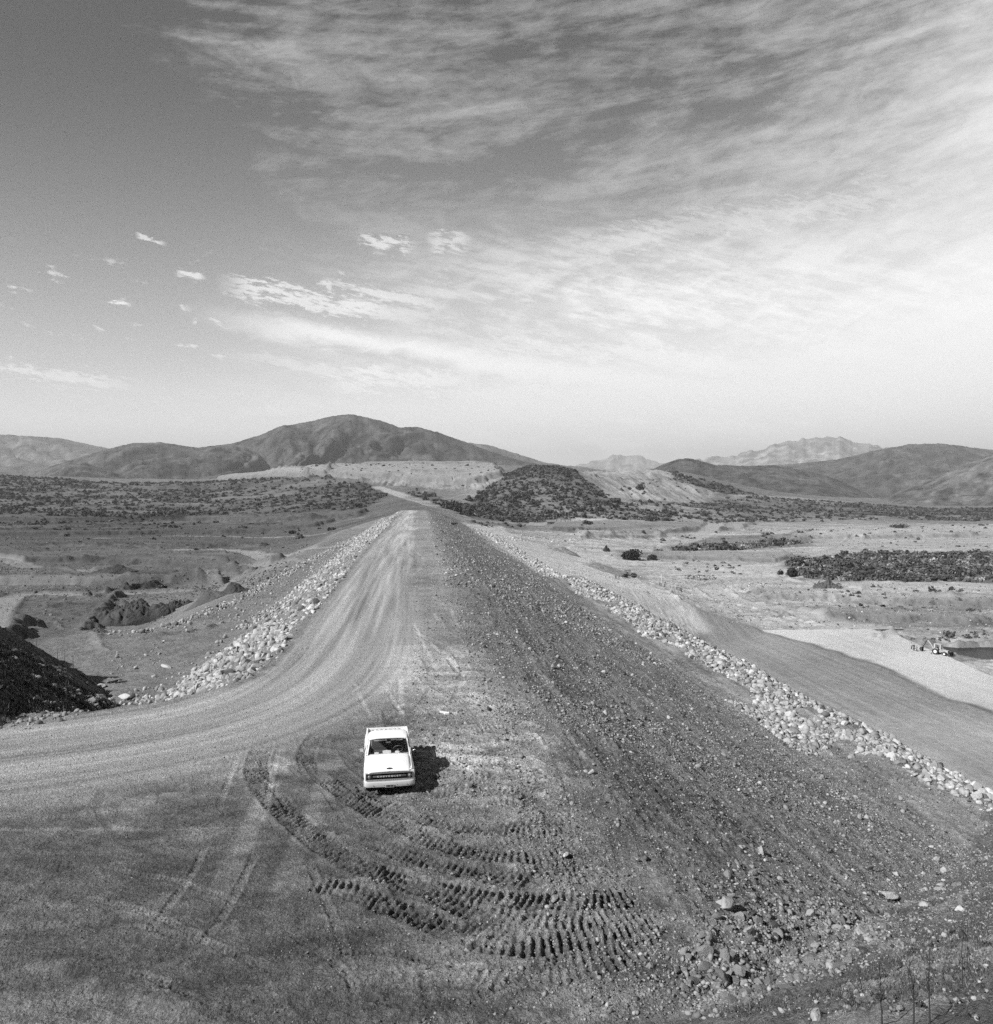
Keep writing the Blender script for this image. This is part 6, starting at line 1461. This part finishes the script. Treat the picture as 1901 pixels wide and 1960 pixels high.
def build_roller():
    p = gp(1202, 1106); T = empty('road_roller', p, .1, 'dark road roller on the grey fill strip of the right plain', 'roller')
    bm = bmesh.new(); lathe(bm, [(.01, -1.0), (.85, -1.0), (.9, -.9), (.9, .9), (.85, 1.0), (.01, 1.0)], (2.4, 0, .9), (0, 1, 0), 24); part('drum', bm, M_STEEL, T, angle=40)
    for s in (-1, 1): bm = bmesh.new(); lathe(bm, [(.3, -.25), (.85, -.25), (.85, .25), (.3, .25)], (-1.2, s * .85, .85), (0, 1, 0), 22); part('wheel', bm, M_RUB, T, angle=40)
    bm = bmesh.new(); bx(bm, -2.2, .2, -.8, .8, .9, 1.7, .08); bx(bm, .1, 1.2, -.35, .35, .8, 1.2, .05); bx(bm, 1.1, 3.5, -1.15, -1.02, .8, 1.05, .02); bx(bm, 1.1, 3.5, 1.02, 1.15, .8, 1.05, .02); bx(bm, 1.1, 1.3, -1.1, 1.1, .8, 1.1, .02); part('body', bm, M_MIDC, T, angle=40)
    bm = bmesh.new()
    for x in (-.9, .5):
        for s in (-1, 1): limb(bm, [(x, s * .6, 1.5), (x, s * .6, 2.2), (x, s * .6, 2.9)], .05, .05, 6)
    bx(bm, -1.1, .7, -.8, .8, 2.9, 3.0, .03); part('canopy', bm, M_STEEL, T); bm = bmesh.new(); bx(bm, -.5, 0, -.25, .25, 1.6, 2.2, .05); part('seat', bm, M_STEEL, T)
build_roller()
def build_hut():
    p = gp(1053, 1004); T = empty('hut', p, .2, 'tiny pale hut with pitched roof left of the poplars', 'hut')
    bm = bmesh.new(); bx(bm, -4, 4, -3, 3, -.3, 3.0); part('wall', bm, M_GREY, T); bm = bmesh.new(); loft(bm, [[(-4.4, -3.5, 2.9), (-4.4, 0, 4.8), (-4.4, 3.5, 2.9)], [(4.4, -3.5, 2.9), (4.4, 0, 4.8), (4.4, 3.5, 2.9)]]); solid(part('roof', bm, M_GREY, T), .15)
    bm = bmesh.new(); bx(bm, -.6, .6, -3.06, -2.98, 0, 2.1); part('door', bm, M_STEEL, T); bm = bmesh.new(); bx(bm, 1.8, 2.9, -3.06, -2.98, 1.0, 2.0); part('window', bm, M_STEEL, T)
build_hut()
# tipper parked at the foot of the far slope and logs beside the near bench
b = gp(1680, 1205); bm = bmesh.new(); limb(bm, [(-9, 0, .25), (0, 0, .3), (9, .4, .25)], .2, .2, 8); o = bm_obj('pipe', bm, M_STEEL); o.location = b; tag(o, 'long dark pipe lying at the far edge of the pale pad', 'pipe')
b = gp(1286, 1295 - 117); 
for i, (px, py, L, rz) in enumerate([(217, 1306, 1.6, 1.1), (223, 1305, 1.5, 1.2), (232, 1307, 1.3, .7), (216, 1298, 1.2, .1)]):
    b = gp(px, py); bm = bmesh.new(); limb(bm, [(-L / 2, 0, .1), (0, 0, .12), (L / 2, 0, .1)], .09, .07, 8); o = bm_obj('log', bm, M_WOOD); o.location = b; o.rotation_euler = (0, 0, rz)
    tag(o, ['short dark log standing apart at the left of the bench logs', 'dark log parallel to its neighbour beside the boulder pair', 'slanting dark log rightmost of the bench logs', 'level dark log just above the other bench logs'][i], 'log')

# ------------------------------------------------------------------ haze
if HAZE > 0:
    bm = bmesh.new(); bx(bm, -24000, 24000, -24000, 24000, -45.0 if False else -120.0, 1150.0)
    me = bpy.data.meshes.new('haze'); bm.to_mesh(me); bm.free(); o = bpy.data.objects.new('haze', me); COL.objects.link(o)
    mt = bpy.data.materials.new('haze'); mt.use_nodes = True; nt = mt.node_tree; nt.nodes.clear(); out = nt.nodes.new('ShaderNodeOutputMaterial'); pv = nt.nodes.new('ShaderNodeVolumePrincipled')
    pv.inputs['Color'].default_value = (.92, .92, .92, 1); pv.inputs['Density'].default_value = HAZE; pv.inputs['Anisotropy'].default_value = 0.0
    nt.links.new(pv.outputs[0], out.inputs['Volume']); me.materials.append(mt); tag(o, 'thin haze in the valley air', 'haze', kind='stuff')
